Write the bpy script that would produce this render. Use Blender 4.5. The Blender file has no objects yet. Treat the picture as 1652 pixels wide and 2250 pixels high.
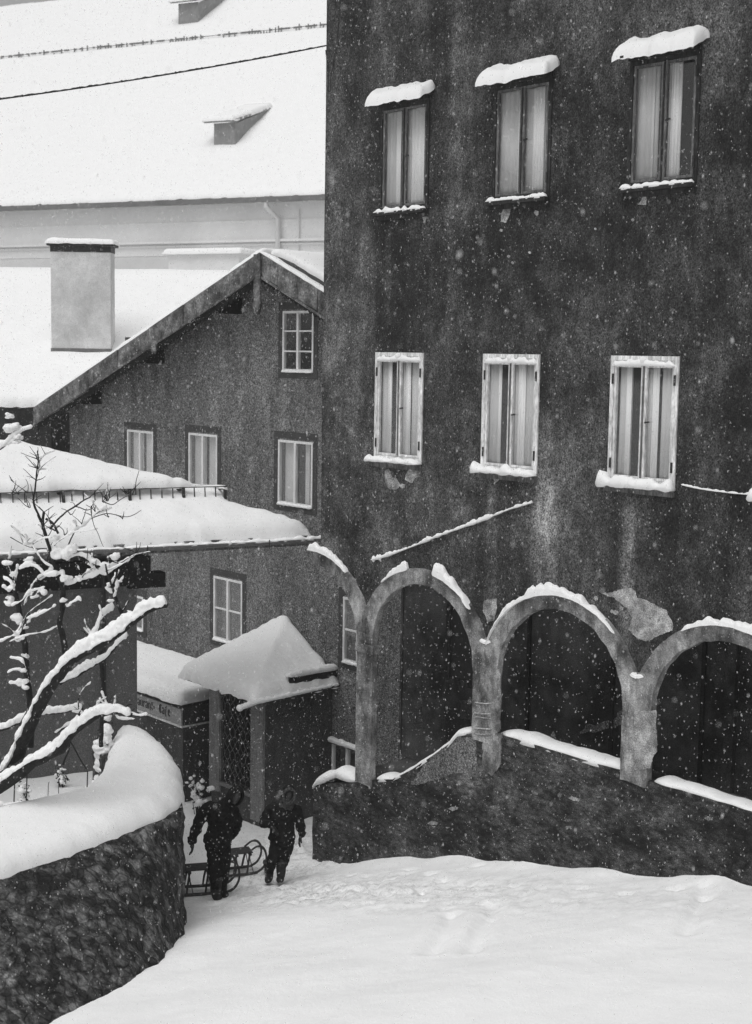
import bpy, bmesh, math, random
from mathutils import Vector, noise, Matrix
from mathutils.geometry import tessellate_polygon, delaunay_2d_cdt
random.seed(7)
R = math.radians
scene = bpy.context.scene
C = scene.collection
# ------------------------------------------------------------------ camera
CZ = 8.3; FPX = 3140.0; PW, PH = 1652.0, 2249.0
pt_, ro_ = R(6.3), R(0.9)
FW = Vector((0, math.cos(pt_), -math.sin(pt_)))
up0 = Vector((0, math.sin(pt_), math.cos(pt_))); rt0 = Vector((1, 0, 0))
RT = rt0 * math.cos(ro_) + up0 * math.sin(ro_)
UP = up0 * math.cos(ro_) - rt0 * math.sin(ro_)
CAM = Vector((0, 0, CZ))
cd = bpy.data.cameras.new('camera'); cam = bpy.data.objects.new('camera', cd); C.objects.link(cam)
cd.sensor_fit = 'HORIZONTAL'; cd.sensor_width = 36; cd.lens = FPX / PW * 36; cd.clip_end = 2000; cd.clip_start = 0.1
cd.dof.use_dof = True; cd.dof.focus_distance = 22.0; cd.dof.aperture_fstop = 3.2
cam.matrix_world = Matrix.Translation(CAM) @ Matrix((RT, UP, -FW)).transposed().to_4x4()
scene.camera = cam
# ------------------------------------------------------------------ world, sun, exposure
SUN_EL, SUN_ROT = R(66), R(215)
w = bpy.data.worlds.new('World'); scene.world = w; w.use_nodes = True
nt = w.node_tree; nt.nodes.clear()
wo = nt.nodes.new('ShaderNodeOutputWorld'); bg = nt.nodes.new('ShaderNodeBackground')
sk = nt.nodes.new('ShaderNodeTexSky'); sk.sky_type = 'NISHITA'; sk.sun_disc = False
sk.sun_elevation = SUN_EL; sk.sun_rotation = SUN_ROT; sk.air_density = 1.0; sk.dust_density = 2.0; sk.ozone_density = 1.0
bw = nt.nodes.new('ShaderNodeRGBToBW')
nt.links.new(sk.outputs[0], bw.inputs[0]); nt.links.new(bw.outputs[0], bg.inputs[0]); nt.links.new(bg.outputs[0], wo.inputs[0])
bg.inputs[1].default_value = 0.10
sl = bpy.data.lights.new('sun', 'SUN'); sl.energy = 1.4; sl.angle = R(60)
so = bpy.data.objects.new('sun', sl); C.objects.link(so)
so.rotation_euler = Vector((-math.sin(SUN_ROT)*math.cos(SUN_EL), -math.cos(SUN_ROT)*math.cos(SUN_EL), -math.sin(SUN_EL))).to_track_quat('-Z', 'Y').to_euler()
scene.view_settings.view_transform = 'Standard'; scene.view_settings.look = 'None'
scene.view_settings.exposure = 0.32; scene.view_settings.gamma = 1; scene.view_settings.use_curve_mapping = False
scene.cycles.max_bounces = 6; scene.cycles.diffuse_bounces = 4; scene.cycles.transparent_max_bounces = 24; scene.cycles.volume_bounces = 0

# ------------------------------------------------------------------ geometry helpers
def ray(x, y):
    d = FW * FPX + RT * (x - PW/2) - UP * (y - PH/2); return d / d.y
def hit(x, y, P, N):
    d = ray(x, y); return CAM + d * ((P - CAM).dot(N) / d.dot(N))
def onz(x, y, z): return hit(x, y, Vector((0, 0, z)), Vector((0, 0, 1)))
def ony(x, y, Y): return CAM + ray(x, y) * Y
class Frame:
    def __init__(s, O, U, N): s.O, s.U, s.N = Vector(O), Vector(U), Vector(N)
    def p(s, a, d, z): return s.O + s.U*a + s.N*d + Vector((0, 0, z))
    def loc(s, P): v = P - s.O; return v.dot(s.U), v.dot(s.N), P.z
    def w(s, x, y, d=0.0):                       # where a sight line meets the upright plane at depth d
        P = hit(x, y, s.O + s.N*d, s.N); a, _, z = s.loc(P); return (a, z)
A0 = onz(688, 1890, 0)
ang = R(49)
FU = Vector((math.cos(ang), -math.sin(ang), 0)); FN = Vector((math.sin(ang), math.cos(ang), 0))
F = Frame(A0, FU, FN)                            # street front of the arcaded house; N points into the house
def nz(p, s=1.0, seed=0.0): return noise.noise(Vector((p[0]*s + seed, p[1]*s - seed*.7, p[2]*s + seed*1.3)))

class MB:
    def __init__(s): s.v = []; s.f = []
    def add(s, vs, fs):
        o = len(s.v); s.v += [Vector(v) for v in vs]; s.f += [tuple(i+o for i in f) for f in fs]; return s
    def box8(s, c): return s.add(c, [(0,3,2,1),(4,5,6,7),(0,1,5,4),(1,2,6,5),(2,3,7,6),(3,0,4,7)])
    def box(s, fr, a0, a1, d0, d1, z0, z1):
        return s.box8([fr.p(a0,d0,z0), fr.p(a1,d0,z0), fr.p(a1,d1,z0), fr.p(a0,d1,z0), fr.p(a0,d0,z1), fr.p(a1,d0,z1), fr.p(a1,d1,z1), fr.p(a0,d1,z1)])
    def bar(s, p, q, wd, th, up=Vector((0,0,1))):      # rectangular bar p->q
        p, q = Vector(p), Vector(q); t = (q-p).normalized(); sd = t.cross(up)
        if sd.length < 1e-4: sd = t.cross(Vector((1,0,0)))
        sd.normalize(); u = sd.cross(t).normalized(); sd = sd*wd/2; u = u*th/2
        return s.box8([p-sd-u, p+sd-u, q+sd-u, q-sd-u, p-sd+u, p+sd+u, q+sd+u, q-sd+u])
    def tube(s, path, rad, n=8, jit=0.0):
        path = [Vector(p) for p in path]; m = len(path)
        if not hasattr(rad, '__len__'): rad = [rad]*m
        o = len(s.v); ref = None
        for i, p in enumerate(path):
            t = (path[min(i+1, m-1)] - path[max(i-1, 0)]).normalized()
            if ref is None: ref = t.orthogonal().normalized()
            ref = (ref - t*ref.dot(t)).normalized(); b = t.cross(ref)
            for k in range(n):
                a = 2*math.pi*k/n; r = rad[i]*(1 + jit*nz(p + Vector((k, 0, 0)), 5))
                s.v.append(p + (ref*math.cos(a) + b*math.sin(a))*r)
        for i in range(m-1):
            for k in range(n):
                k2 = (k+1) % n; s.f.append((o+i*n+k, o+i*n+k2, o+(i+1)*n+k2, o+(i+1)*n+k))
        s.f.append(tuple(o+k for k in range(n))[::-1]); s.f.append(tuple(o+(m-1)*n+k for k in range(n)))
        return s
    def ell(s, c, r, rot=None, nu=16, nv=10):
        c = Vector(c); o = len(s.v); rot = rot or Matrix.Identity(3)
        s.v.append(c + rot @ Vector((0,0,r[2])))
        for j in range(1, nv):
            th = math.pi*j/nv
            for i in range(nu):
                ph = 2*math.pi*i/nu
                s.v.append(c + rot @ Vector((r[0]*math.sin(th)*math.cos(ph), r[1]*math.sin(th)*math.sin(ph), r[2]*math.cos(th))))
        s.v.append(c - rot @ Vector((0,0,r[2]))); e = len(s.v)-1
        for i in range(nu):
            i2 = (i+1) % nu; s.f.append((o, o+1+i, o+1+i2)); s.f.append((e, e-nu+i2, e-nu+i))
            for j in range(nv-2): s.f.append((o+1+j*nu+i, o+1+(j+1)*nu+i, o+1+(j+1)*nu+i2, o+1+j*nu+i2))
        return s
    def prism(s, poly, fr, d0, d1):                # polygon (a,z) in a frame, extruded in depth
        return plate(s, poly, [], fr, d0, d1)
    def build(s, name, m, parent=None, smooth=False):
        me = bpy.data.meshes.new(name); me.from_pydata([tuple(v) for v in s.v], [], s.f); me.validate(); me.update()
        bm = bmesh.new(); bm.from_mesh(me); bmesh.ops.recalc_face_normals(bm, faces=bm.faces); bm.to_mesh(me); bm.free()
        if smooth:
            for p in me.polygons: p.use_smooth = True
        return link(name, me, m, parent)
def world_of(o):
    v = Vector(o.location)
    while o.parent: o = o.parent; v += o.location
    return v
def link(name, me, m, parent=None):
    o = bpy.data.objects.new(name, me)
    if m: me.materials.append(m)
    C.objects.link(o)
    if parent is not None:
        o.parent = parent; o.location = -world_of(parent)   # meshes are written in world coordinates
    return o
def thing(name, label, cat, loc=(0,0,0), group=None):
    o = bpy.data.objects.new(name, None); C.objects.link(o); o.location = loc; o.empty_display_size = .3
    return tag(o, label, cat, group)
def tag(o, label, cat, group=None):
    o['label'] = label; o['category'] = cat
    if group: o['group'] = group
    return o

def plate(mb, outer, holes, fr, d0, d1):
    loops = [outer] + holes
    flat = [q for l in loops for q in l]
    ed = []; o = 0
    for l in loops: ed += [(o+i, o+(i+1) % len(l)) for i in range(len(l))]; o += len(l)
    cv, _, cf, *_r = delaunay_2d_cdt([Vector(q) for q in flat], ed, [], 0, 1e-7)
    def ins(l, q):
        c = False
        for i in range(len(l)):
            a, b = l[i], l[(i+1) % len(l)]
            if (a[1] > q[1]) != (b[1] > q[1]) and q[0] < (b[0]-a[0])*(q[1]-a[1])/(b[1]-a[1])+a[0]: c = not c
        return c
    tris = []
    for t in cf:
        c = ((cv[t[0]].x+cv[t[1]].x+cv[t[2]].x)/3, (cv[t[0]].y+cv[t[1]].y+cv[t[2]].y)/3)
        if ins(outer, c) and not any(ins(h, c) for h in holes): tris.append(t)
    m_ = len(cv)
    mb.add([fr.p(v.x, d0, v.y) for v in cv] + [fr.p(v.x, d1, v.y) for v in cv], [tuple(t) for t in tris] + [tuple(i+m_ for i in t)[::-1] for t in tris])
    n = len(flat)
    vs = [fr.p(a, d0, z) for a, z in flat] + [fr.p(a, d1, z) for a, z in flat]
    fs = []; o = 0
    for l in loops:
        k = len(l)
        for i in range(k): j = (i+1) % k; fs.append((o+i, o+j, o+j+n, o+i+n))
        o += k
    return mb.add(vs, fs)
def resample(path, step):
    path = [Vector(p) for p in path]; out = [path[0]]
    for a, b in zip(path, path[1:]):
        k = max(1, int((b-a).length/step + .5))
        for i in range(1, k+1): out.append(a.lerp(b, i/k))
    return out
def smooth_path(path, k=6):
    p = [Vector(q) for q in path]
    if len(p) < 3: return p
    out = []
    for i in range(len(p)-1):
        p0, p1, p2, p3 = p[max(i-1,0)], p[i], p[i+1], p[min(i+2,len(p)-1)]
        for j in range(k):
            t = j/k; out.append(0.5*((2*p1) + (p2-p0)*t + (2*p0-5*p1+4*p2-p3)*t*t + (3*p1-p0-3*p2+p3)*t**3))
    out.append(p[-1]); return out
def loaf(mb, path, hw, h, side=None, lump=.25, seed=0, m=9, step=None, up=Vector((0,0,1)), under=.25, taper=1.5):
    """a ridge of snow lying along a path"""
    path = resample(path, step or max(.02, (hw if not callable(hw) else hw(.5))*.45)); n = len(path); o = len(mb.v)
    L = [0]
    for a, b in zip(path, path[1:]): L.append(L[-1] + (b-a).length)
    T = max(L[-1], 1e-5)
    for i, p in enumerate(path):
        t = (path[min(i+1,n-1)] - path[max(i-1,0)]).normalized()
        sd = Vector(side) if side is not None else t.cross(up)
        if sd.length < 1e-3: sd = Vector((1,0,0))
        sd.normalize()
        W = hw(L[i]/T) if callable(hw) else hw; H = h(L[i]/T) if callable(h) else h
        e = min(1.0, min(L[i], T-L[i])/(taper*W) + .02); e = math.sqrt(max(0, 1-(1-e)**2)); e = max(e, .05)
        H *= e*(1 + lump*1.5*nz(p, .5/max(W, .03), seed) + lump*.5*nz(p, 1.3/max(W, .03), seed+4)); Wd = W*(.55+.45*e)*(1 + lump*.7*nz(p, .5/max(W,.03), seed+9))
        for k in range(m):
            a = math.pi*k/(m-1); j = 1 + lump*.35*nz(p + sd*math.cos(a)*W, 1.1/max(W,.03), seed+3)
            sn = math.sin(a)**.75
            mb.v.append(p + sd*(Wd*math.cos(a)*j) + up*(H*sn*j - (H*under if k in (0, m-1) else 0)))
    for i in range(n-1):
        for k in range(m-1): a = o+i*m+k; mb.f.append((a, a+1, a+1+m, a+m))
        mb.f.append((o+i*m+m-1, o+i*m, o+(i+1)*m, o+(i+1)*m+m-1))
    mb.f.append(tuple(o+k for k in range(m))); mb.f.append(tuple(o+(n-1)*m+k for k in range(m))[::-1])
    return mb
def snow_poly(mb, poly, fn, T, Rr=None, res=.15, lump=.04, freq=1.5, seed=0, ragged=.02, skirt=.06, Tfn=None):
    """a blanket of snow with rounded edges over polygon poly (2D) placed by fn(a,b)->point"""
    Rr = Rr or T*1.2
    area = sum(poly[i][0]*poly[(i+1)%len(poly)][1] - poly[(i+1)%len(poly)][0]*poly[i][1] for i in range(len(poly)))
    if area < 0: poly = poly[::-1]
    P = [Vector(p) for p in poly]; st = min(res, Rr*.6); B = []
    for i in range(len(P)):
        a, b = P[i], P[(i+1) % len(P)]; k = max(1, int((b-a).length/st))
        for j in range(k): B.append(a.lerp(b, j/k))
    nb = len(B)
    B = [b + Vector((noise.noise(Vector((b.x*5, b.y*5, seed))), noise.noise(Vector((b.x*5, b.y*5, seed+50)))))*ragged*2 for b in B]
    seg = [(B[i], B[(i+1) % nb]) for i in range(nb)]
    def dist(q):
        m = 1e9
        for a, b in seg:
            ab = b-a; t = max(0, min(1, (q-a).dot(ab)/max(ab.length_squared, 1e-9))); m = min(m, (q-a-ab*t).length_squared)
        return math.sqrt(m)
    def inside(q):
        c = False
        for a, b in seg:
            if (a.y > q.y) != (b.y > q.y) and q.x < (b.x-a.x)*(q.y-a.y)/(b.y-a.y)+a.x: c = not c
        return c
    pts = list(B); D = [0]*nb
    for fr in (.12, .35, .7):
        d = Rr*fr
        for i in range(nb):
            t = (B[(i+1)%nb] - B[i-1]); 
            if t.length < 1e-9: continue
            t.normalize(); q = B[i] + Vector((-t.y, t.x))*d
            if inside(q):
                dq = dist(q)
                if dq > d*.85: pts.append(q); D.append(dq)
    x0, x1 = min(p.x for p in B), max(p.x for p in B); y0, y1 = min(p.y for p in B), max(p.y for p in B)
    for i in range(int((x1-x0)/res)+1):
        for j in range(int((y1-y0)/res)+1):
            q = Vector((x0+(i+.5)*res, y0+(j+.5)*res))
            if inside(q):
                dq = dist(q)
                if dq > Rr*.85: pts.append(q); D.append(dq)
    vs, _, fs, *_r = delaunay_2d_cdt(pts, [(i, (i+1) % nb) for i in range(nb)], [], 1, 1e-6)
    o = len(mb.v)
    for i, q in enumerate(vs):
        d = D[i] if i < len(D) else 0
        t = min(1, d/Rr); h = (Tfn(q.x, q.y) if Tfn else T)*math.sqrt(max(0, 1-(1-t)**2))
        p = fn(q.x, q.y)
        h += lump*t*(noise.noise(Vector((q.x*freq, q.y*freq, seed))) + .4*noise.noise(Vector((q.x*freq*3.1, q.y*freq*3.1, seed+7))))
        mb.v.append(p + Vector((0, 0, h)))
    for f in fs: mb.f.append(tuple(o+i for i in f))
    o2 = len(mb.v)
    for i in range(nb): mb.v.append(mb.v[o+i] - Vector((0, 0, skirt*(1+.6*nz(mb.v[o+i], 9, seed)))))
    for i in range(nb): j = (i+1) % nb; mb.f.append((o+i, o2+i, o2+j, o+j))
    return mb

def remesh(name, mb, vox, m, parent, sm=2, disp=.0, seed=0):
    o = mb.build(name+'_raw', None); md = o.modifiers.new('r', 'REMESH'); md.mode = 'VOXEL'; md.voxel_size = vox
    s_ = o.modifiers.new('s', 'SMOOTH'); s_.iterations = sm; s_.factor = .5
    dg = bpy.context.evaluated_depsgraph_get(); me = bpy.data.meshes.new_from_object(o.evaluated_get(dg)); me.name = name
    bpy.data.objects.remove(o)
    if disp:
        nn = [v.normal.copy() for v in me.vertices]; cc = [v.co.copy() for v in me.vertices]; out = []
        for c_, n_ in zip(cc, nn): out += list(c_ + n_*(disp*(nz(c_, 9, seed)+.6*nz(c_, 21, seed+3))))
        me.vertices.foreach_set('co', out); me.update()
    for q in me.polygons: q.use_smooth = True
    return link(name, me, m, parent)
# ------------------------------------------------------------------ materials
def mat(name): 
    m = bpy.data.materials.new(name); m.use_nodes = True; return m, m.node_tree, m.node_tree.nodes['Principled BSDF']
def nd(nt, t, **kw):
    n = nt.nodes.new(t)
    for k, v in kw.items(): setattr(n, k, v)
    return n
def math_(nt, op, a, b=None, c=None, clamp=False):
    n = nt.nodes.new('ShaderNodeMath'); n.operation = op; n.use_clamp = clamp
    for i, v in enumerate((a, b, c)):
        if v is None: continue
        if isinstance(v, (int, float)): n.inputs[i].default_value = v
        else: nt.links.new(v, n.inputs[i])
    return n.outputs[0]
def fcoords(nt):
    """position in the house front's own axes: along, depth, height"""
    g = nt.nodes.new('ShaderNodeNewGeometry')
    def dot(v, off=0):
        n = nt.nodes.new('ShaderNodeVectorMath'); n.operation = 'DOT_PRODUCT'; nt.links.new(g.outputs['Position'], n.inputs[0]); n.inputs[1].default_value = v
        return math_(nt, 'SUBTRACT', n.outputs['Value'], off)
    a, d, z = dot(FU, A0.dot(FU)), dot(FN, A0.dot(FN)), dot(Vector((0,0,1)))
    c = nt.nodes.new('ShaderNodeCombineXYZ')
    for i, q in enumerate((a, d, z)): nt.links.new(q, c.inputs[i])
    return a, d, z, c.outputs[0]
def nse(nt, vec, scale, stretch=(1,1,1), detail=3, rough=.6, off=0.0):
    m = nt.nodes.new('ShaderNodeMapping'); m.inputs['Scale'].default_value = stretch; m.inputs['Location'].default_value = (off, off*.7, off*1.3)
    nt.links.new(vec, m.inputs[0]); n = nt.nodes.new('ShaderNodeTexNoise'); n.inputs['Scale'].default_value = scale
    n.inputs['Detail'].default_value = detail; n.inputs['Roughness'].default_value = rough; nt.links.new(m.outputs[0], n.inputs[0])
    return n.outputs[0]
def ss(nt, v, a, b):
    n = nt.nodes.new('ShaderNodeMapRange'); n.interpolation_type = 'SMOOTHSTEP'; nt.links.new(v, n.inputs[0])
    n.inputs[1].default_value = a; n.inputs[2].default_value = b; return n.outputs[0]
def plaster(name, base, terms, bump=.3, bscale=40, rough=.9, streaks=(), spec=.25, bump2=0.0):
    """terms: (scale, stretch, amp, contrast, detail)"""
    m, nt, bs = mat(name); a, d, z, vec = fcoords(nt)
    k = None
    for i, (sc, st, amp, con, det) in enumerate(terms):
        n = nse(nt, vec, sc, st, det, .62, i*13.7)
        v = math_(nt, 'SUBTRACT', n, .5); v = math_(nt, 'MULTIPLY', v, con)
        v = math_(nt, 'MAXIMUM', v, -1); v = math_(nt, 'MINIMUM', v, 1.4); v = math_(nt, 'MULTIPLY_ADD', v, amp, 1.0)
        k = v if k is None else math_(nt, 'MULTIPLY', k, v)
    for (s0, wd, z0, z1, amt) in streaks:
        wob = math_(nt, 'MULTIPLY', math_(nt, 'SUBTRACT', nse(nt, vec, 1.2, (.01, .01, 1), 2), .5), .12)
        ds = math_(nt, 'ABSOLUTE', math_(nt, 'ADD', math_(nt, 'SUBTRACT', a, s0), wob))
        q = math_(nt, 'SUBTRACT', 1.0, ss(nt, ds, wd*.25, wd))
        q = math_(nt, 'MULTIPLY', q, ss(nt, z, z0, z0+.9)); q = math_(nt, 'MULTIPLY', q, math_(nt, 'SUBTRACT', 1.0, ss(nt, z, z1-.35, z1)))
        q = math_(nt, 'MULTIPLY', q, math_(nt, 'ADD', nse(nt, vec, 9, (1,1,.2), 2), .5))
        k = math_(nt, 'MULTIPLY', k, math_(nt, 'MULTIPLY_ADD', q, amt, 1.0))
    col = math_(nt, 'MULTIPLY', k, base); col = math_(nt, 'MAXIMUM', col, .006)
    nt.links.new(col, bs.inputs['Base Color']); bs.inputs['Roughness'].default_value = rough; bs.inputs['Specular IOR Level'].default_value = spec
    bp = nt.nodes.new('ShaderNodeBump'); bp.inputs['Strength'].default_value = bump; bp.inputs['Distance'].default_value = .02
    h = nse(nt, vec, bscale, (1,1,1), 4, .65, 3.3)
    if bump2: h = math_(nt, 'ADD', h, math_(nt, 'MULTIPLY', nse(nt, vec, bscale*.12, (1,1,1), 3, .6, 8.1), bump2))
    nt.links.new(h, bp.inputs['Height']); nt.links.new(bp.outputs[0], bs.inputs['Normal'])
    return m
S1 = (1,1,1)
GR = (48, S1, .8, 5.5, 3)     # coarse roughcast speckle
W_OFF = [(1.92+2.285*i) for i in range(3)]
M = {}
M['front'] = plaster('dark_render', .056, [(.42, S1, .55, 7, 4), (1.1, (1,1,.6), .40, 8, 5), (1.8, (1,1,.16), .28, 5, 4), (7, (1,1,.35), .35, 5, 4), (2.2, S1, .42, 6, 6), (16, S1, .3, 6, 4), (75, (1,1,.7), .85, 7, 3)],
    bump=.5, bscale=55, bump2=3, streaks=[(3.9, .16, 4.3, 6.6, 1.5), (4.85, .22, 4.6, 6.6, .55), (6.3, .17, 4.4, 6.6, 1.7), (1.62, .1, 8.6, 10.3, .9), (3.62, .1, 9.3, 10.3, .5), (2.55, .07, 8.2, 10.2, .6), (2.65, .3, 11.5, 14.6, -.55), (3.3, .16, 12.4, 14.6, -.4), (.3, .32, 5, 14, .45), (.45, .5, 4.4, 5.6, 1.2), (7.6, .4, 8.4, 10.3, -.4), (5.6, 3.0, 8.5, 10.5, -.28), (6.8, 2.4, 5.0, 6.7, -.32), (3.0, 1.0, 8.8, 10.3, -.25), (1.0, .7, 8.0, 13, .22), (4.9, .3, 5.0, 6.9, .5), (8.3, .8, 6, 12, -.3)])
M['trim'] = plaster('pale_trim_render', .215, [(1.3, S1, .6, 7, 5), (5, (1,1,.6), .6, 7, 6), (60, S1, .45, 5, 3), (18, (2,1,.25), .22, 3, 3)], bump=.5, bscale=40, bump2=2)
M['plinth'] = plaster('damp_plinth_render', .042, [(.8, S1, .65, 6, 5), (3.5, (.8,1,1.3), .7, 7, 6), (13, (.7,1,1.4), .65, 7, 5), (80, S1, .8, 7, 3)], bump=.4, bscale=40, bump2=1.2,
    streaks=[(3.1, 1.2, 1.6, 3.3, 1.0)])
M['patch'] = plaster('bare_lime_plaster', .34, [(2.5, S1, .4, 6, 5), (9, S1, .45, 6, 5), (70, S1, .6, 6, 3)], bump=.6)
M['gallery'] = plaster('gallery_render', .07, [(.9, S1, .7, 8, 5), (6, (1,1,.4), .4, 3, 4), (60, S1, .5, 5, 3)], bump=.3)
M['gable'] = plaster('grey_roughcast', .165, [(.5, S1, .35, 5, 3), (3, (1,1,.3), .3, 5, 4), (70, (1,1,.75), .95, 6, 2), (24, S1, .45, 5, 2)], bump=.9, bscale=60)
M['gable_trim'] = plaster('smooth_window_border', .062, [(5, S1, .3, 3, 4), (60, S1, .5, 5, 2)], bump=.3)
M['cottage'] = plaster('grey_cottage_render', .115, [(.6, S1, .15, 3, 3), (4, (1,1,.3), .15, 3, 3), (70, S1, .5, 5, 2)], bump=.3, bscale=70)
M['porch'] = plaster('dark_porch_render', .058, [(.9, S1, .45, 3, 4), (6, (1,1,.4), .4, 3.5, 4), (60, S1, .6, 5, 3)], bump=.5)
M['post'] = plaster('pale_weathered_post', .19, [(2.2, (1,1,.5), .4, 3.4, 4), (20, (1,1,.15), .3, 4, 3), (60, S1, .5, 5, 2)], bump=.4)
M['stone'] = None
M['chimney'] = plaster('chimney_render', .60, [(1.1, S1, .3, 4, 4), (8, S1, .15, 3, 3), (50, S1, .25, 4, 2)], bump=.3)
M['chimney_dark'] = plaster('sooty_chimney_base', .16, [(5, S1, .3, 3, 4), (50, S1, .3, 4, 2)], bump=.3)
M['board'] = plaster('weathered_board', .12, [(1.4, S1, .6, 6, 4), (8, (.6,1,.6), .6, 6, 4), (50, (.5,1,.5), .6, 5, 3)], bump=.4)
M['beam'] = plaster('tarred_beam', .018, [(5, (.3,1,1), .5, 4, 4), (50, S1, .6, 5, 3)], bump=.4)
M['pale_wood'] = plaster('weathered_white_frame', .68, [(7, (1,1,.3), .35, 4, 4), (45, (1,1,.2), .4, 5, 3)], bump=.3)
M['white_wood'] = plaster('white_painted_frame', .74, [(9, (1,1,.3), .15, 4, 3)], bump=.1)
M['dark_wood'] = plaster('dark_frame_wood', .03, [(9, (1,1,.3), .6, 4, 4), (50, (1,1,.2), .6, 5, 3)], bump=.3)
M['mid_wood'] = plaster('grey_sash_wood', .13, [(9, (1,1,.2), .6, 4.5, 4), (50, (1,1,.2), .5, 5, 3)], bump=.3)
M['metal'] = plaster('zinc_sheet', .15, [(3, (.3,1,1), .3, 3, 3), (40, S1, .3, 4, 2)], bump=.1, rough=.5)
M['dark_metal'] = plaster('dark_iron', .03, [(20, S1, .3, 4, 2)], bump=.1, rough=.6)
M['pale_wall'] = plaster('pale_distant_wall', .80, [(.25, S1, .10, 3, 3), (3, S1, .06, 3, 3)], bump=.1)  # pale render, with the fade of distance also put into its colour
M['pale_grey'] = plaster('grey_distant_wall', .60, [(.6, S1, .12, 3, 3)], bump=.1)
M['dormer'] = plaster('hazed_dormer_boards', .26, [(2, S1, .25, 3, 3), (12, (1,1,.2), .3, 4, 3)], bump=.2)  # grey boards lightened so the colour itself carries distance haze
M['rooftile'] = plaster('dark_roof_boards', .06, [(6, S1, .5, 4, 3), (40, S1, .6, 5, 3)], bump=.5)
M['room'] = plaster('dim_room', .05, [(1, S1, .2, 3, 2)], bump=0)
M['curtain'] = plaster('white_curtain', .88, [(2.5, (6,1,.1), .22, 4, 2)], bump=0)
M['net'] = plaster('grey_blind', .62, [(1.2, S1, .2, 3, 2)], bump=0)
M['bark'] = plaster('dark_bark', .022, [(14, S1, .6, 4, 4), (60, S1, .5, 5, 3)], bump=.8, bscale=60)
M['cloth'] = plaster('black_wool', .010, [(10, S1, .4, 4, 3), (80, S1, .5, 4, 2)], bump=.5, bscale=90, spec=.08)
M['cloth2'] = plaster('dark_loden', .013, [(9, S1, .6, 4, 3), (80, S1, .5, 4, 2)], bump=.5, bscale=90, spec=.08)
M['trouser'] = plaster('dark_trousers', .014, [(9, S1, .5, 4, 3), (80, S1, .5, 4, 2)], bump=.5, bscale=80, spec=.08)
M['fur'] = plaster('grey_fur_trim', .06, [(30, S1, .8, 5, 3)], bump=1, bscale=80)
M['skin'] = plaster('shaded_skin', .05, [(10, S1, .2, 3, 2)], bump=.1)
M['leather'] = plaster('dark_leather', .018, [(20, S1, .4, 4, 2)], bump=.3, rough=.6)
M['sled'] = plaster('sled_ash_wood', .05, [(20, S1, .4, 4, 3)], bump=.2)
M['rope'] = plaster('pale_rope', .14, [(40, S1, .3, 4, 2)], bump=.2)
M['sign'] = plaster('faded_sign_board', .32, [(3, S1, .2, 3, 3), (60, S1, .4, 5, 2)], bump=.2)
M['letter'] = plaster('faded_black_lettering', .055, [(25, S1, .4, 5, 2)], bump=.1)

def snow_mat(name, base, dirty=0.0):
    m, nt, bs = mat(name); a, d, z, vec = fcoords(nt)
    k = math_(nt, 'MULTIPLY_ADD', math_(nt, 'SUBTRACT', nse(nt, vec, 1.5, S1, 3), .5), .06 + dirty*.3, base)
    if dirty:
        f = math_(nt, 'MULTIPLY', math_(nt, 'SUBTRACT', nse(nt, vec, 13, S1, 4, .7, 4), .5), 5)
        f = math_(nt, 'MAXIMUM', math_(nt, 'MINIMUM', f, 1), 0); k = math_(nt, 'SUBTRACT', k, math_(nt, 'MULTIPLY', f, dirty))
    nt.links.new(k, bs.inputs['Base Color']); bs.inputs['Roughness'].default_value = .85; bs.inputs['Specular IOR Level'].default_value = .2
    bp = nt.nodes.new('ShaderNodeBump'); bp.inputs['Strength'].default_value = .35; bp.inputs['Distance'].default_value = .02
    h = math_(nt, 'ADD', nse(nt, vec, 45, S1, 4, .7), math_(nt, 'MULTIPLY', nse(nt, vec, 7, S1, 3, .6, 5), 1.6))
    nt.links.new(h, bp.inputs['Height']); nt.links.new(bp.outputs[0], bs.inputs['Normal'])
    return m
M['snow'] = snow_mat('fresh_snow', .91)
def ground_mat():
    """fresh snow, greyer and dirtier where the lane has been walked over"""
    m = snow_mat('lane_snow', .92); nt = m.node_tree; bs = nt.nodes['Principled BSDF']
    at = nd(nt, 'ShaderNodeAttribute', attribute_name='worn'); a, d, z, vec = fcoords(nt)
    f = math_(nt, 'MULTIPLY', math_(nt, 'SUBTRACT', nse(nt, vec, 9, (1, .8, 1), 5, .75, 4), .47), 6, clamp=True)
    f2 = math_(nt, 'MULTIPLY', math_(nt, 'SUBTRACT', nse(nt, vec, 30, S1, 3, .7, 14), .45), 4, clamp=True)
    g = math_(nt, 'MULTIPLY', math_(nt, 'ADD', math_(nt, 'MULTIPLY', f, .46), math_(nt, 'MULTIPLY', f2, .28)), at.outputs['Fac'])
    src = bs.inputs['Base Color'].links[0].from_socket
    nt.links.new(math_(nt, 'SUBTRACT', src, g), bs.inputs['Base Color'])
    return m
M['ground'] = ground_mat()
def glass_mat():
    m, nt, bs = mat('window_glass'); nt.nodes.remove(bs); out = nt.nodes['Material Output']
    t = nd(nt, 'ShaderNodeBsdfTransparent'); g = nd(nt, 'ShaderNodeBsdfGlossy'); mx = nd(nt, 'ShaderNodeMixShader'); fr = nd(nt, 'ShaderNodeLayerWeight'); fr.inputs[0].default_value = .5
    t.inputs[0].default_value = (.95,.95,.95,1); g.inputs[0].default_value = (1,1,1,1); g.inputs['Roughness'].default_value = .04
    k = math_(nt, 'MULTIPLY_ADD', math_(nt, 'POWER', fr.outputs[1], 4.0), .6, .05)
    nt.links.new(k, mx.inputs[0]); nt.links.new(t.outputs[0], mx.inputs[1]); nt.links.new(g.outputs[0], mx.inputs[2]); nt.links.new(mx.outputs[0], out.inputs[0])
    return m
M['glass'] = glass_mat()
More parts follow.
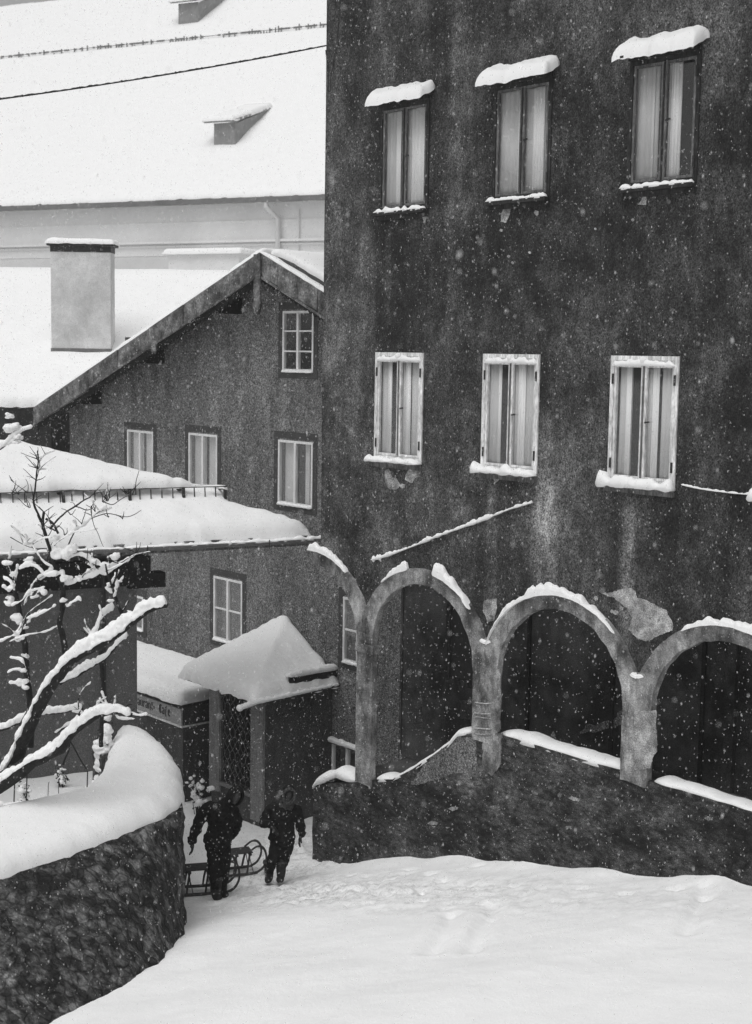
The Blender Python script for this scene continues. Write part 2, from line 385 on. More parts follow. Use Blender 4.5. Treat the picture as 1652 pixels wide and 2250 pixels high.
def stone_mat():
    m, nt, bs = mat('rubble_stone'); a, d, z, vec = fcoords(nt)
    dis = nd(nt, 'ShaderNodeVectorMath', operation='ADD'); nn = nd(nt, 'ShaderNodeTexNoise'); nn.inputs['Scale'].default_value = 2.2; nn.inputs['Detail'].default_value = 4
    nt.links.new(vec, nn.inputs[0]); sc = nd(nt, 'ShaderNodeVectorMath', operation='SCALE'); nt.links.new(nn.outputs['Color'], sc.inputs[0]); sc.inputs['Scale'].default_value = .2
    nt.links.new(vec, dis.inputs[0]); nt.links.new(sc.outputs[0], dis.inputs[1])
    mp = nd(nt, 'ShaderNodeMapping'); mp.inputs['Scale'].default_value = (1, 1, .8); nt.links.new(dis.outputs[0], mp.inputs[0])
    v = nd(nt, 'ShaderNodeTexVoronoi', feature='F1'); v.inputs['Scale'].default_value = 7.5; nt.links.new(mp.outputs[0], v.inputs['Vector'])
    e = nd(nt, 'ShaderNodeTexVoronoi', feature='DISTANCE_TO_EDGE'); e.inputs['Scale'].default_value = 7.5; nt.links.new(mp.outputs[0], e.inputs['Vector'])
    sp = nd(nt, 'ShaderNodeSeparateColor'); nt.links.new(v.outputs['Color'], sp.inputs[0])
    blot = math_(nt, 'MAXIMUM', math_(nt, 'MULTIPLY_ADD', math_(nt, 'SUBTRACT', nse(nt, vec, 5.5, (1, 1, .75), 4, .6, 21), .5), 7.0, .55), .05)
    tone = math_(nt, 'MULTIPLY_ADD', math_(nt, 'MULTIPLY', math_(nt, 'ADD', math_(nt, 'MULTIPLY', sp.outputs[0], 1.0), .25), blot), .115, .020)
    edge = ss(nt, math_(nt, 'ADD', e.outputs['Distance'], math_(nt, 'MULTIPLY', math_(nt, 'SUBTRACT', nse(nt, vec, 25, S1, 3), .5), .12)), .0, .16)
    tone = math_(nt, 'MULTIPLY', tone, math_(nt, 'MULTIPLY_ADD', edge, .42, .58))
    n1 = math_(nt, 'MULTIPLY_ADD', math_(nt, 'SUBTRACT', nse(nt, vec, 1.1, S1, 4, .6, 2), .5), 2.4, 1.0)
    n2 = math_(nt, 'MULTIPLY_ADD', math_(nt, 'SUBTRACT', nse(nt, vec, 22, (1,1,.5), 5, .7, 9), .5), 3.0, 1.0)
    tone = math_(nt, 'MULTIPLY', tone, math_(nt, 'MAXIMUM', n1, .3)); tone = math_(nt, 'MULTIPLY', tone, math_(nt, 'MAXIMUM', n2, .25))
    nt.links.new(tone, bs.inputs['Base Color']); bs.inputs['Roughness'].default_value = .9; bs.inputs['Specular IOR Level'].default_value = .2
    h = math_(nt, 'ADD', math_(nt, 'MULTIPLY', edge, .5), math_(nt, 'ADD', nse(nt, vec, 22, (1,1,.5), 5, .7, 9), math_(nt, 'MULTIPLY', blot, .35)))
    bp = nd(nt, 'ShaderNodeBump'); bp.inputs['Strength'].default_value = .8; bp.inputs['Distance'].default_value = .05; nt.links.new(h, bp.inputs['Height']); nt.links.new(bp.outputs[0], bs.inputs['Normal'])
    return m
M['stone'] = stone_mat()
SNOW = M['snow']
def flake_mat():
    m, nt, bs = mat('fluffy_flake'); out = nt.nodes['Material Output']; t = nd(nt, 'ShaderNodeBsdfTransparent'); mx = nd(nt, 'ShaderNodeMixShader'); mx.inputs[0].default_value = .42
    bs.inputs['Base Color'].default_value = (.8,.8,.8,1); bs.inputs['Roughness'].default_value = 1
    nt.links.new(t.outputs[0], mx.inputs[1]); nt.links.new(bs.outputs[0], mx.inputs[2]); nt.links.new(mx.outputs[0], out.inputs[0]); return m
M['flake'] = flake_mat()

# ------------------------------------------------------------------ ground
def lerp_tab(t, x):
    if x <= t[0][0]: return t[0][1]
    for (a, va), (b, vb) in zip(t, t[1:]):
        if x <= b:
            k = (x-a)/(b-a); k = k*k*(3-2*k)*.35 + k*.65; return va + (vb-va)*k
    return t[-1][1]
GT = [(-3, -.12), (-1, -.05), (0, .0), (4.2, 1.16), (6.5, 1.66), (8.3, 2.05), (14, 3.2), (20, 3.8)]
P1 = Vector((-2.27, 20.6, 0)); P2 = Vector((-1.48, 21.55, 0))
TRACK = [Vector((-1.0, 25.5)), Vector((-1.45, 22.6)), Vector((-1.7, 21.0)), Vector((-.9, 19.6)), Vector((1.0, 18.2)), Vector((3.5, 16.2)), Vector((7, 14))]
def segdist(q, pl):
    m = 1e9
    for a, b in zip(pl, pl[1:]):
        ab = b-a; t = max(0, min(1, (q-a).dot(ab)/ab.length_squared)); m = min(m, (q-a-ab*t).length)
    return m
def worn_at(x, y):
    q = Vector((x, y)); d = segdist(q, TRACK)
    k = max(0.0, 1 - d/1.7); k = k*k*(3-2*k)
    fade = max(0.25, min(1, 1.25 - (q - Vector((-1.6, 20.3))).length/6.5))
    return k*fade*(.75 + .5*noise.noise(Vector((x*.9, y*.9, 3))))
def gz(x, y, fine=True):
    a, d, _ = F.loc(Vector((x, y, 0)))
    z = lerp_tab(GT, a)
    if d > 1.0: z = z*max(0, 1-(d-1)/4) + (-.1)*min(1, (d-1)/4)
    if not fine: return z
    r = math.hypot(x, y-19)
    if r < 25:
        k = 1 - r/25
        z += k*(.05*nz((x, y, 0), .55) + .025*nz((x, y, 0), 1.7, 4) + .008*nz((x, y, 0), 6, 9))
        wv = max(0.0, worn_at(x, y))
        if wv > 0: z += wv*(.075*nz((x, y, 0), 3.6, 2) - .07*max(0, nz((x, y, 0), 6.5, 6))*2 + .03*nz((x, y, 0), 13, 1) - .03)
        for (cx, cy, ux, uy) in FEET:
            dx, dy = x-cx, y-cy
            if abs(dx) < .3 and abs(dy) < .3:
                e = ((dx*ux+dy*uy)/.17)**2 + ((dx*uy-dy*ux)/.085)**2
                if e < 1: z -= .06*(1-e)
                elif e < 2.2: z += .015*(1-abs(e-1.6)/.6)
        for T in RUTS:
            e = segdist(Vector((x, y)), T)
            if e < .13: z -= .06*(1-(e/.13)**2); 
            elif e < .3: z += .012*(1-abs(e-.23)/.07)
    if -1.2 < a < 12 and -.5 < d < .3: z += .05*max(0, 1+d/.5)*(1+1.2*nz((x, y, 0), 1.8, 30))
    return z
def rut(pts): return [Vector(((onz(x, y, 1.0)).x, (onz(x, y, 1.0)).y)) for x, y in pts]
RUTS = [rut([(945, 2215), (965, 2175), (985, 2130), (990, 2090)]), rut([(1035, 2230), (1052, 2160), (1080, 2110), (1078, 2070)]), rut([(1500, 2260), (1530, 2180), (1545, 2120)])]
FEET = []
_r = random.Random(9)
for line, off in ((TRACK[:5], 0), ([v+Vector((.55, .1)) for v in TRACK[1:6]], .3), ([Vector((3.2, 19.6)), Vector((1.2, 19.4)), Vector((-.6, 20.8))], 0)):
    acc = off; sd_ = 1
    for a, b in zip(line, line[1:]):
        L_ = (b-a).length; t_ = (b-a)/L_
        while acc < L_:
            c_ = a + t_*acc + Vector((-t_.y, t_.x))*.11*sd_ + Vector((_r.uniform(-.05,.05), _r.uniform(-.05,.05))); FEET.append((c_.x, c_.y, t_.x, t_.y)); sd_ = -sd_; acc += _r.uniform(.5, .66)
        acc -= L_
def axis(lo, hi, st, far):
    a = []; x = lo
    while x < hi: a.append(x); x += st
    L, H = [], []; s = st; x = lo
    while x > -far: s *= 1.35; x -= s; L.append(x)
    s = st; x = a[-1]
    while x < far: s *= 1.35; x += s; H.append(x)
    return L[::-1] + a + H
def build_ground():
    xs, ys = axis(-6, 7, .055, 400), axis(13, 25, .055, 400)
    nx, ny = len(xs), len(ys); vs = []; wr = []
    for y in ys:
        for x in xs:
            vs.append((x, y, gz(x, y) if abs(x) < 60 and abs(y-19) < 60 else -.1)); wr.append(max(0, min(1, worn_at(x, y))) if abs(x) < 30 else 0)
    fs = [(j*nx+i, j*nx+i+1, (j+1)*nx+i+1, (j+1)*nx+i) for j in range(ny-1) for i in range(nx-1)]
    me = bpy.data.meshes.new('ground'); me.from_pydata(vs, [], fs)
    at = me.attributes.new('worn', 'FLOAT', 'POINT'); at.data.foreach_set('value', wr)
    for p in me.polygons: p.use_smooth = True
    o = link('ground', me, M['ground']); o['kind'] = 'structure'; return o
build_ground()
def on_ground(x, y):
    z = .3
    for _ in range(12): P = onz(x, y, z); z = z*.4 + gz(P.x, P.y, False)*.6
    return onz(x, y, z)

# ------------------------------------------------------------------ the arcaded house
TOPZ = 15.2; SE = 10.4                 # eave height, right end along the front
house = thing('arcaded_house', 'tall dark weathered house with three arches and two rows of casement windows', 'house', F.p(4, 0, 0))
ARC = [(0.0, 1.10), (2.56, 1.10), (5.25, 1.12), (7.93, 1.12), (10.6, 1.12)]   # centre along the front, inner radius
CIN, COUT, ROUT = 3.84, 3.73, 1.44
def arc_pts(c, r, cz, a0, a1, n, wob=0.0, seed=0):
    out = []
    for i in range(n+1):
        a = a0 + (a1-a0)*i/n; rr = r*(1 + wob*noise.noise(Vector((math.cos(a)*6+c, math.sin(a)*6, seed))))
        out.append((c + rr*math.cos(a), cz + rr*math.sin(a)))
    return out
WZ = [(6.73, 8.33), (10.40, 11.93)]    # window rows, bottom and top
wins = []
for r, (z0, z1) in enumerate(WZ):
    for i in range(4):
        s = W_OFF[i] if i < 3 else W_OFF[2] + 2.285
        if r == 1: s += .06*i + .03
        wins.append((r, i, s-.53, s+.53, z0, z1))
# upper wall: bottom edge follows the arches' backs
bott = []
for c, r in ARC[:4]:
    lo = 0.1 if c == 0 else c-ROUT; 
    th = math.acos(min(1, 1.335/ROUT))
    a0 = math.pi - th if c > 0 else math.pi/2 - .06
    bott += arc_pts(c, ROUT-.06, COUT, a0, th, 26)
bott += [(SE, 4.3)]
outer = [(.10, TOPZ)] + [(.10, 5.2)] + bott[1:] + [(SE, TOPZ)]
# slightly uneven corner
outer = [(.10, TOPZ)] + [(.10 + .02*noise.noise(Vector((0, z*1.3, 2))), z) for z in [14, 13, 12, 11, 10, 9, 8, 7, 6, 5.2]] + bott[1:] + [(SE, TOPZ)]
holes = [[(s0, z0), (s1, z0), (s1, z1), (s0, z1)] for (_, _, s0, s1, z0, z1) in wins]
mb = MB(); plate(mb, outer, holes, F, 0, .28)
mb.box(F, SE-.42, SE, .42, 9, -1, TOPZ); mb.box(F, .10, .50, .42, 9, 5.1, TOPZ); mb.box(F, .10, SE, 9, 9.4, -1, TOPZ)
wall = mb.build('wall', M['front'], house)
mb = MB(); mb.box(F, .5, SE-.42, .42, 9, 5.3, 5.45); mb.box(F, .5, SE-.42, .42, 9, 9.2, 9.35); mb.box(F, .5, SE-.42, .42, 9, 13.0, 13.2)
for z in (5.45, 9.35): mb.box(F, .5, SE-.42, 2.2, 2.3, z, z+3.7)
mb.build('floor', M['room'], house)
mb = MB(); mb.add([F.p(-.6,-.8,TOPZ-.1), F.p(SE+.6,-.8,TOPZ-.1), F.p(SE+.6,10.2,TOPZ-.1), F.p(-.6,10.2,TOPZ-.1), F.p(4,4.7,TOPZ+3), F.p(6.5,4.7,TOPZ+3)], [(0,1,5,4),(1,2,5),(2,3,4,5),(3,0,4),(0,3,2,1)])
roof = mb.build('roof', M['rooftile'], house)
mb = MB()
for poly, T in (([0,1,5,4], .3), ([1,2,5,5], .3), ([2,3,4,5], .3), ([3,0,4,4], .3)):
    q = [roof.data.vertices[i].co + Vector((0,0,.25)) for i in poly]
    mb.add(q + [v-Vector((0,0,.24)) for v in q], [(0,1,2,3),(4,5,1,0),(7,6,5,4)])
mb.build('snow', SNOW, roof)
# arch bands and pillars, proud of the wall
def band(ci, r, a0, a1, name='arch'):
    c = ARC[ci][0]; n = 30
    o = arc_pts(c, ROUT, COUT, a0, a1, 60, .014, ci); i_ = arc_pts(c, r, CIN, a0, a1, 60, .022, ci+20)
    if ci: 
        o = [(max(c-1.345, min(c+1.345, a)), z) for a, z in o]
    mb = MB(); plate(mb, o + i_[::-1], [], F, -.06, .05); return mb.build(name, M['trim'], house)
band(0, 1.10, math.pi/2+.04, 0.0)
for ci in (1, 2, 3): band(ci, ARC[ci][1], math.pi, 0.0)
def wobbly(poly, amp, step=.12, seed=0):
    out = []
    for i in range(len(poly)):
        a, b = Vector(poly[i]), Vector(poly[(i+1) % len(poly)]); k = max(1, int((b-a).length/step))
        for j in range(k):
            q = a.lerp(b, j/k); q += Vector((noise.noise(Vector((q.x*3, q.y*3, seed))) + .6*noise.noise(Vector((q.x*9, q.y*9, seed+4))), noise.noise(Vector((q.x*3, q.y*3, seed+11)))))*amp
            out.append((q.x, q.y))
    return out
PIL = [(1.10, 1.47, F.w(807, 1726, -.05)[1]), (3.66, 4.13, 2.86), (6.37, 6.81, 2.90), (9.05, 9.48, 2.9)]
for k, (a0, a1, zb) in enumerate(PIL):
    mb = MB(); plate(mb, wobbly([(a0, zb), (a1, zb), (a1, 3.86), (a1+.02, 4.15), ((a0+a1)/2, 4.36), (a0-.02, 4.15), (a0, 3.86)], .010 if k == 0 else .03, .1, k), [], F, -.057, .047)
    if k == 0: mb.box(F, a0-.02, a1+.02, -.07, .06, 3.70, 3.84)
    else:
        mb2 = MB(); zt = 2.98 if k == 1 else 2.75
    mb.build('pillar', M['trim'], house)
# snow on the arch backs
def arch_snow(ci, a0, a1, hw, h, seed):
    mb = MB(); P = arc_pts(ARC[ci][0], ROUT-.01, COUT, a0, a1, 24)
    loaf(mb, [F.p(a, -.05, z) for a, z in P], hw, h, side=FN, lump=.5, seed=seed, under=.1, step=.03); return mb.build('arch_snow', SNOW, house)
arch_snow(0, R(96), R(55), .05, lambda t: .05+.06*(1-t), 1)
arch_snow(1, R(128), R(103), .05, lambda t: .02+.12*t, 2)
arch_snow(1, R(80), R(44), .07, lambda t: .17*(1-t)**1.2+.015, 3)
arch_snow(2, R(158), R(48), .06, lambda t: .015+.10*max(0, math.sin(math.pi*min(1, t*1.02)))**1.3*(1+.08*math.sin(t*60)), 4)
arch_snow(3, R(118), R(30), .06, lambda t: .02+.09*max(0, math.sin(math.pi*min(1, t*.9+.1)))*(1+.06*math.sin(t*50)), 5)
for s in (3.90, 6.59): mb = MB(); loaf(mb, [F.p(s-.10, -.05, 4.31), F.p(s, -.05, 4.29), F.p(s+.10, -.05, 4.31)], .05, .045, side=FN, seed=s); mb.build('arch_snow', SNOW, house)
# parapet wall under the arches
prof_px = [(690,1745),(700,1722),(788,1718),(822,1712),(862,1712),(905,1690),(950,1660),(985,1635),(1005,1612),(1052,1612)]
prof = [F.w(x, y, -.02) for x, y in prof_px]
prof[0] = (0.0, prof[1][1]-.12); ptop = prof + [(3.66, prof[-1][1]), (3.9, prof[-1][1]), (4.13, 3.03), (6.37, 3.01), (6.6, 2.99), (6.82, 2.98), (SE, 2.98)]
mb = MB(); plate(mb, [(0.0, -1.2)] + [(0.012*math.sin(z*9), z) for z in (-.2, .2, .5, .8)] + ptop + [(SE, -1.2)], [], F, -.022, .40)
parapet = mb.build('parapet', M['plinth'], house)
def wsnow(pts, hw, h, seed, fr=F, d=.15, par=parapet, lump=.3, name='snow', side=FN):
    mb = MB(); loaf(mb, [fr.p(a, d, z-.01) for a, z in pts], hw, h, side=side, lump=lump, seed=seed, step=.04, under=.35, m=11); return mb.build(name, SNOW, par, True)
wsnow([(-.07, prof[1][1]-.12), (.06, prof[1][1]), (.6, prof[2][1]), (1.09, prof[2][1])], .20, .12, 1)
wsnow(prof[3:-1] + [(3.62, prof[-1][1])], .17, .085, 2)
wsnow([(4.14, 3.03), (6.36, 3.01)], .17, .095, 3)
wsnow([(6.83, 2.98), (SE, 2.98)], .16, .08, 4)
# gallery behind the arches
mb = MB(); g0 = F.w(884, 1400, 1.6)[0]; print('G0', g0); mb.box(F, g0, SE, 1.62, 1.8, -1, 5.3); mb.box(F, g0-.05, g0-.001, 1.60, 2.02, -1, 5.28); mb.box(F, .5, SE, .41, 1.61, 1.4, 1.55); mb.box(F, .5, SE-.4, .285, 1.61, 5.02, 5.28); mb.box(F, 6.8, 6.95, 1.54, 1.618, -1, 5)
gal = mb.build('gallery_wall', M['gallery'], house)
wa, wz1 = F.w(985, 1325, 1.6); wb, wz0 = F.w(1052, 1515, 1.6)
def frame_rect(mb, fr, a0, a1, z0, z1, t, d0, d1):
    mb.box(fr, a0, a0+t, d0, d1, z0, z1); mb.box(fr, a1-t, a1, d0, d1, z0, z1); mb.box(fr, a0+t, a1-t, d0+.001, d1-.001, z0, z0+t); mb.box(fr, a0+t, a1-t, d0+.001, d1-.001, z1-t, z1)
    return mb
mb = MB(); frame_rect(mb, F, wa, wa+.95, wz0, wz1, .09, 1.56, 1.618); gw = mb.build('shuttered_window', M['dark_wood'], house)
for k, px in enumerate([[(1270,1612),(1290,1588),(1310,1590),(1345,1580),(1372,1552),(1392,1548),(1392,1572),(1350,1598),(1310,1606)], [(1560,1440),(1585,1450),(1590,1500),(1572,1520),(1562,1480)], [(900,1560),(925,1548),(930,1590),(905,1600)], [(1180,1480),(1210,1470),(1215,1500),(1190,1510)], [(1010,1540),(1040,1545),(1040,1580),(1012,1575)]]):
    poly = wobbly([F.w(x, y, 1.62) for x, y in px], .07, .02, k); mb = MB(); plate(mb, poly, [], F, 1.612, 1.6195); mb.build('plaster_patch', M['gable'] if k == 0 else M['porch'], gal)
for x in (1346, 1545, 1160):
    a_ = F.w(x, 1500, 1.6)[0]; mb = MB(); mb.box(F, a_-.03, a_+.03, 1.585, 1.619, -1, 4.9); mb.build('timber_post', M['beam'], gal)
mb = MB(); mb.box(F, wa+.09, wa+.86, 1.59, 1.617, wz0+.09, wz1-.09); mb.build('shutter', M['dark_metal'], gw)
for (c0, c1) in ((2.6, 3.0), (6.1, 5.6)): pass
# ---- casements
def casement(parent, fr, s0, s1, z0, z1, style, seed):
    rnd = random.Random(seed)
    fm, sm = (M['pale_wood'], M['pale_wood']) if style == 0 else (M['dark_wood'], M['mid_wood'])
    mb = MB(); frame_rect(mb, fr, s0, s1, z0, z1, .055, -.022, .06)
    win = mb.build('window', fm, parent)
    a0, a1, b0, b1 = s0+.057, s1-.057, z0+.057, z1-.057 - (.05 if style == 0 else 0)
    if style == 0: mb = MB(); mb.box(fr, a0, a1, -.012, .05, b1+.004, z1-.057); mb.build('transom', M['pale_wood'], win)
    mid = (a0+a1)/2; gap = .006
    for k, (x0, x1) in enumerate(((a0, mid-gap), (mid+gap, a1))):
        mb = MB(); frame_rect(mb, fr, x0+.003, x1-.003, b0+.003, b1-.003, .034, -.012, .03)
        s_ = mb.build('sash', sm, win)
        mb = MB(); mb.box(fr, x0+.037, x1-.037, .004, .010, b0+.037, b1-.037); mb.build('pane', M['glass'], win)
    mb = MB(); mb.box(fr, mid-.012, mid+.012, -.024, -.013, b0+.02, b1-.02); mb.build('mullion', M['dark_wood'] if style else M['mid_wood'], win)
    # hinges and latch
    for sx in (a0-.01, a1+.01):
        for zz in (b0+.12, b1-.25): mb = MB(); mb.box(fr, sx-.014, sx+.014, -.034, -.024, zz, zz+.13); mb.build('hinge', M['dark_metal'], win)
    mb = MB(); mb.bar(fr.p(mid+.04, -.02, (b0+b1)/2), fr.p(mid+.12, -.03, (b0+b1)/2+.01), .012, .02)
    mb.build('latch', M['dark_metal'], win)
    # curtains: blind at the left of each sash, bright fold, dark gap
    w_ = a1-a0; folds = [(.02, .24, 'net'), (.20, .30, 'curtain'), (.50, .62, 'net'), (.60, .74, 'curtain'), (.74, .98, 'net')]
    if style: folds = [(.02, .30, 'net'), (.27, .40, 'curtain'), (.50, .64, 'net'), (.62, .97, 'curtain')]
    if seed == 12: folds = [(.02, .36, 'net'), (.27, .34, 'curtain'), (.50, .6, 'net'), (.60, .72, 'curtain')]
    if seed == 11: folds = [(.02, .38, 'net'), (.37, .43, 'curtain'), (.50, .97, 'net'), (.70, .88, 'curtain')]
    for (f0, f1, mm) in folds:
        x0, x1 = a0+w_*(f0+rnd.uniform(-.03, .03)), a0+w_*min(.995, f1+rnd.uniform(-.035, .035)); n = 10; mb = MB()
        for i in range(n+1):
            x = x0+(x1-x0)*i/n; dd = (.035 if mm == 'curtain' else .055) + .008*math.sin(i*2.1+seed)
            mb.v += [fr.p(x, dd, b0+.01), fr.p(x, dd+.004*math.sin(i), b1-.01), fr.p(x, dd+.004, b1-.01), fr.p(x, dd+.006, b0+.01)]
        for i in range(n):
            o = i*4
            for q in range(4): mb.f.append((o+q, o+(q+1)%4, o+4+(q+1)%4, o+4+q))
        mb.f += [(0,1,2,3), (n*4+3, n*4+2, n*4+1, n*4)]
        mb.build('curtain', M[mm], win, True)
    # sill
    mb = MB(); mb.box(fr, s0-.05, s1+.01, -.12, -.024, z0-.06, z0-.012); mb.box(fr, s0-.02, s1, -.06, -.003, z0-.12, z0-.062)
    sill = mb.build('sill', M['dark_wood'] if style else M['mid_wood'], win)
    mb = MB()
    if style == 0:
        hh = [.065, .08, .10][seed % 10 if seed % 10 < 3 else 0]
        loaf(mb, [fr.p(s0-.11, -.08, z0-.03), fr.p(s0+.5, -.08, z0-.02), fr.p(s1+.03, -.08, z0-.02)], .075, lambda t: hh*(1+.9*max(0, 1-t*7)), side=FN, lump=.6, seed=seed, step=.03)
        mb.build('snow', SNOW, sill, True)
        mb = MB(); loaf(mb, [fr.p(a0-.01, -.03, b1-.012), fr.p(mid, -.03, b1+.0), fr.p(a1+.01, -.03, b1-.012)], .028, .055, side=FN, lump=.5, seed=seed+5, step=.03); mb.ell(fr.p(mid, -.04, b1+.06), (.04,.035,.04))
        mb.build('snow', SNOW, win, True)
    else:
        loaf(mb, [fr.p(s0-.05, -.075, z0-.014), fr.p(s1, -.075, z0-.014)], .045, .05, side=FN, lump=.6, seed=seed, step=.03); mb.build('snow', SNOW, sill, True)
        # canopy board above the window with a deep bank of snow
        mb = MB(); c = [fr.p(s0-.04, -.27, z1+.0), fr.p(s1+.07, -.27, z1+.0), fr.p(s1+.07, -.003, z1+.14), fr.p(s0-.04, -.003, z1+.14)]
        mb.box8(c + [v + Vector((0,0,.03)) for v in c]); mb.box(fr, s0, s1, -.06, -.003, z1+.002, z1+.045)
        can = mb.build('canopy', M['dark_wood'], win)
        mb = MB(); snow_poly(mb, [(s0-.07, -.30), (s1+.09, -.30), (s1+.10, -.004), (s0-.05, -.004)], lambda a, d: fr.p(a, d, z1+.03+.14*(d+.27)/.27), .125, .085, .03, .06, 3.5, seed, .028, .045)
        mb.build('snow', SNOW, can, True)
    return win
for (r, i, s0, s1, z0, z1) in wins: casement(house, F, s0, s1, z0, z1, r, (10 if r else 0) + i)
# bare plaster patches, cracks
def patch(px, par=house, d=0.0, m='patch', th=.006, amp=.02, seed=0, fr=F, name='plaster_patch'):
    poly = wobbly([fr.w(x, y, d) for x, y in px], amp, .02, seed); poly = [(a+.35*amp*noise.noise(Vector((a*28, z*28, seed))), z+.35*amp*noise.noise(Vector((a*28, z*28, seed+5)))) for a, z in poly]; mb = MB(); plate(mb, poly, [], fr, d-th, d-.0005 if d == 0 else d); return mb.build(name, M[m], par)
patch([(845,1035),(855,1030),(862,1048),(872,1052),(880,1066),(872,1075),(855,1073),(846,1060)], seed=1)
patch([(893,1040),(903,1025),(912,1032),(924,1034),(922,1047),(912,1050),(905,1060),(890,1052)], seed=2)
patch([(1085,1040),(1096,1038),(1098,1052),(1090,1060),(1085,1052)], seed=3, amp=.01)
patch([(1384,1064),(1393,1060),(1395,1066),(1386,1072)], seed=4, amp=.01)
patch([(1106,460),(1115,448),(1125,450),(1122,468),(1112,490),(1102,488),(1101,472)], seed=5, amp=.015)
patch([(1402,450),(1410,440),(1413,420),(1418,418),(1421,440),(1420,450)], seed=6, amp=.01)
patch([(927,476),(938,474),(934,492)], seed=7, amp=.01)
patch([(1462,402),(1470,400),(1465,418)], seed=8, amp=.008)
patch([(1064,1318),(1092,1314),(1093,1335),(1086,1362),(1072,1368),(1062,1345)], seed=9, amp=.02)
patch([(1320,1306),(1352,1300),(1385,1292),(1395,1300),(1396,1312),(1440,1325),(1470,1340),(1478,1365),(1477,1385),(1455,1392),(1425,1405),(1400,1400),(1382,1385),(1388,1360),(1378,1335),(1350,1315)], seed=10, amp=.045)
for k, px in enumerate([[(745,48),(742,80),(744,95),(736,120),(732,145),(727,170),(727,200)], [(716,110),(720,140),(722,165),(722,200)]]):
    mb = MB(); path = [F.p(a + .012*random.uniform(-1,1), -.004, z) for a, z in (F.w(x, y) for x, y in px)]
    mb.tube(smooth_path(path, 3), [.009*(1-.6*i/(3*len(path))) for i in range(3*(len(path)-1)+1)], 5); mb.build('crack', M['dark_metal'], house)
# exposed masonry on the middle pillars
mb = MB(); rr = random.Random(4)
for k in range(11):
    z = 3.62 - k*.075; s = 3.68 + .03*noise.noise(Vector((0, z*5, 0)))
    if k in (3, 5, 6, 8, 9): mb.tube(smooth_path([F.p(s+.04, -.066, z+.03*rr.random()), F.p(s+.2, -.072, z+.02+.03*rr.random()), F.p(s+.36+.04*rr.random(), -.066, z+.06)], 4), .010, 5)
mb.build('mortar_ridge', M['patch'], house)
patch([(1060,1478),(1100,1470),(1100,1560),(1103,1600),(1090,1610),(1078,1575),(1062,1560),(1056,1520)], d=-.058, seed=21, m='trim', amp=.03, th=.012)
patch([(1392,1560),(1440,1560),(1445,1640),(1430,1690),(1395,1690),(1392,1630)], d=-.058, seed=22, m='patch', amp=.05, th=.008)
rr = random.Random(31)
for k in range(26):      # flaked spots round the bigger losses and low on the wall
    x, y = rr.choice([(1420, 1350), (1460, 1380), (1340, 1310), (1075, 1340), (870, 1060), (1110, 480), (1400, 470), (1120, 560), (1300, 500)]); x += rr.gauss(0, 26); y += rr.gauss(0, 20); r = rr.uniform(2, 6)
    patch([(x-r, y), (x-r*.3, y-r), (x+r, y-r*.4), (x+r*.7, y+r*.8), (x-r*.2, y+r)], seed=40+k, amp=.012)
for k in range(16):
    x, y = rr.uniform(860, 1600), rr.uniform(1730, 1830)+.0; x0, z0 = F.w(x, y, -.022)
    if z0 > 2.75: continue
    r = rr.uniform(3, 16); patch([(x-r, y), (x-r*.3, y-r*.35), (x+r, y-r*.1), (x+r*.7, y+r*.35), (x-r*.2, y+r*.4)], d=-.022, seed=80+k, amp=.03, m='trim' if k % 3 else 'gable', th=.003)
patch([(1062,1615),(1104,1610),(1100,1680),(1080,1700),(1062,1690)], d=-.022, seed=99, m='trim', amp=.05, th=.02)
patch([(950,1662),(985,1640),(1005,1618),(1046,1618),(1048,1690),(1000,1700),(930,1720),(900,1720)], d=-.022, seed=23, m='gable', amp=.05, th=.006)
# cable stapled to the wall, snow on it
mb = MB(); cp = [F.p(a, -.03, z) for a, z in (F.w(x, y) for x, y in [(820,1229),(850,1222),(905,1202),(960,1180),(1020,1158),(1075,1138),(1125,1118),(1172,1104)])]
mb.tube(smooth_path(cp, 4), .012, 6); cab = mb.build('wall_cable', M['metal'], house)
mb = MB(); loaf(mb, smooth_path(cp, 5), .036, lambda t: .036+.012*math.sin(t*20), lump=.7, seed=3, step=.02); 
for x, y in ((824,1227),(838,1224)): a, z = F.w(x, y); mb.ell(F.p(a, -.03, z), (.03,.03,.05))
mb.build('snow', SNOW, cab, True)
mb = MB(); cp = smooth_path([F.p(a, -.03, z) for a, z in (F.w(x, y) for x, y in [(1500,1064),(1540,1073),(1590,1080),(1640,1085),(1700,1087)])], 4); mb.tube(cp, .009, 6); cab = mb.build('wall_cable', M['metal'], house)
mb = MB(); loaf(mb, cp, .015, .016, lump=.8, seed=5, step=.02); mb.build('snow', SNOW, cab, True)

# ------------------------------------------------------------------ the gabled house behind
GD = 2.0; VD = 1.35     # wall depth, verge depth
g = thing('gabled_house', 'grey roughcast house with snowy gable roof and white framed windows behind the arcade', 'house', F.p(-5, GD, 0))
pk = F.w(572, 556, VD); le = F.w(80, 893, VD); rs = F.w(706, 640, VD)
sr = (pk[1]-rs[1])/(rs[0]-pk[0]); sL = (pk[1]-le[1])/(pk[0]-le[0])
re_ = (pk[0]+7.5, pk[1]-sr*7.5)
def rz(a): return pk[1] - (sL*(pk[0]-a) if a < pk[0] else sr*(a-pk[0]))
gwins = [('tall', 612, 688, 965, 1105), ('tall', 415, 478, 950, 1105), ('tall', 280, 337, 943, 1090), ('six', 622, 690, 683, 815), ('four', 470, 533, 1264, 1402), ('four', 755, 822, 1310, 1452), ('low', 730, 798, 1628, 1715), ('four', 246, 315, 1294, 1366)]
gh = []
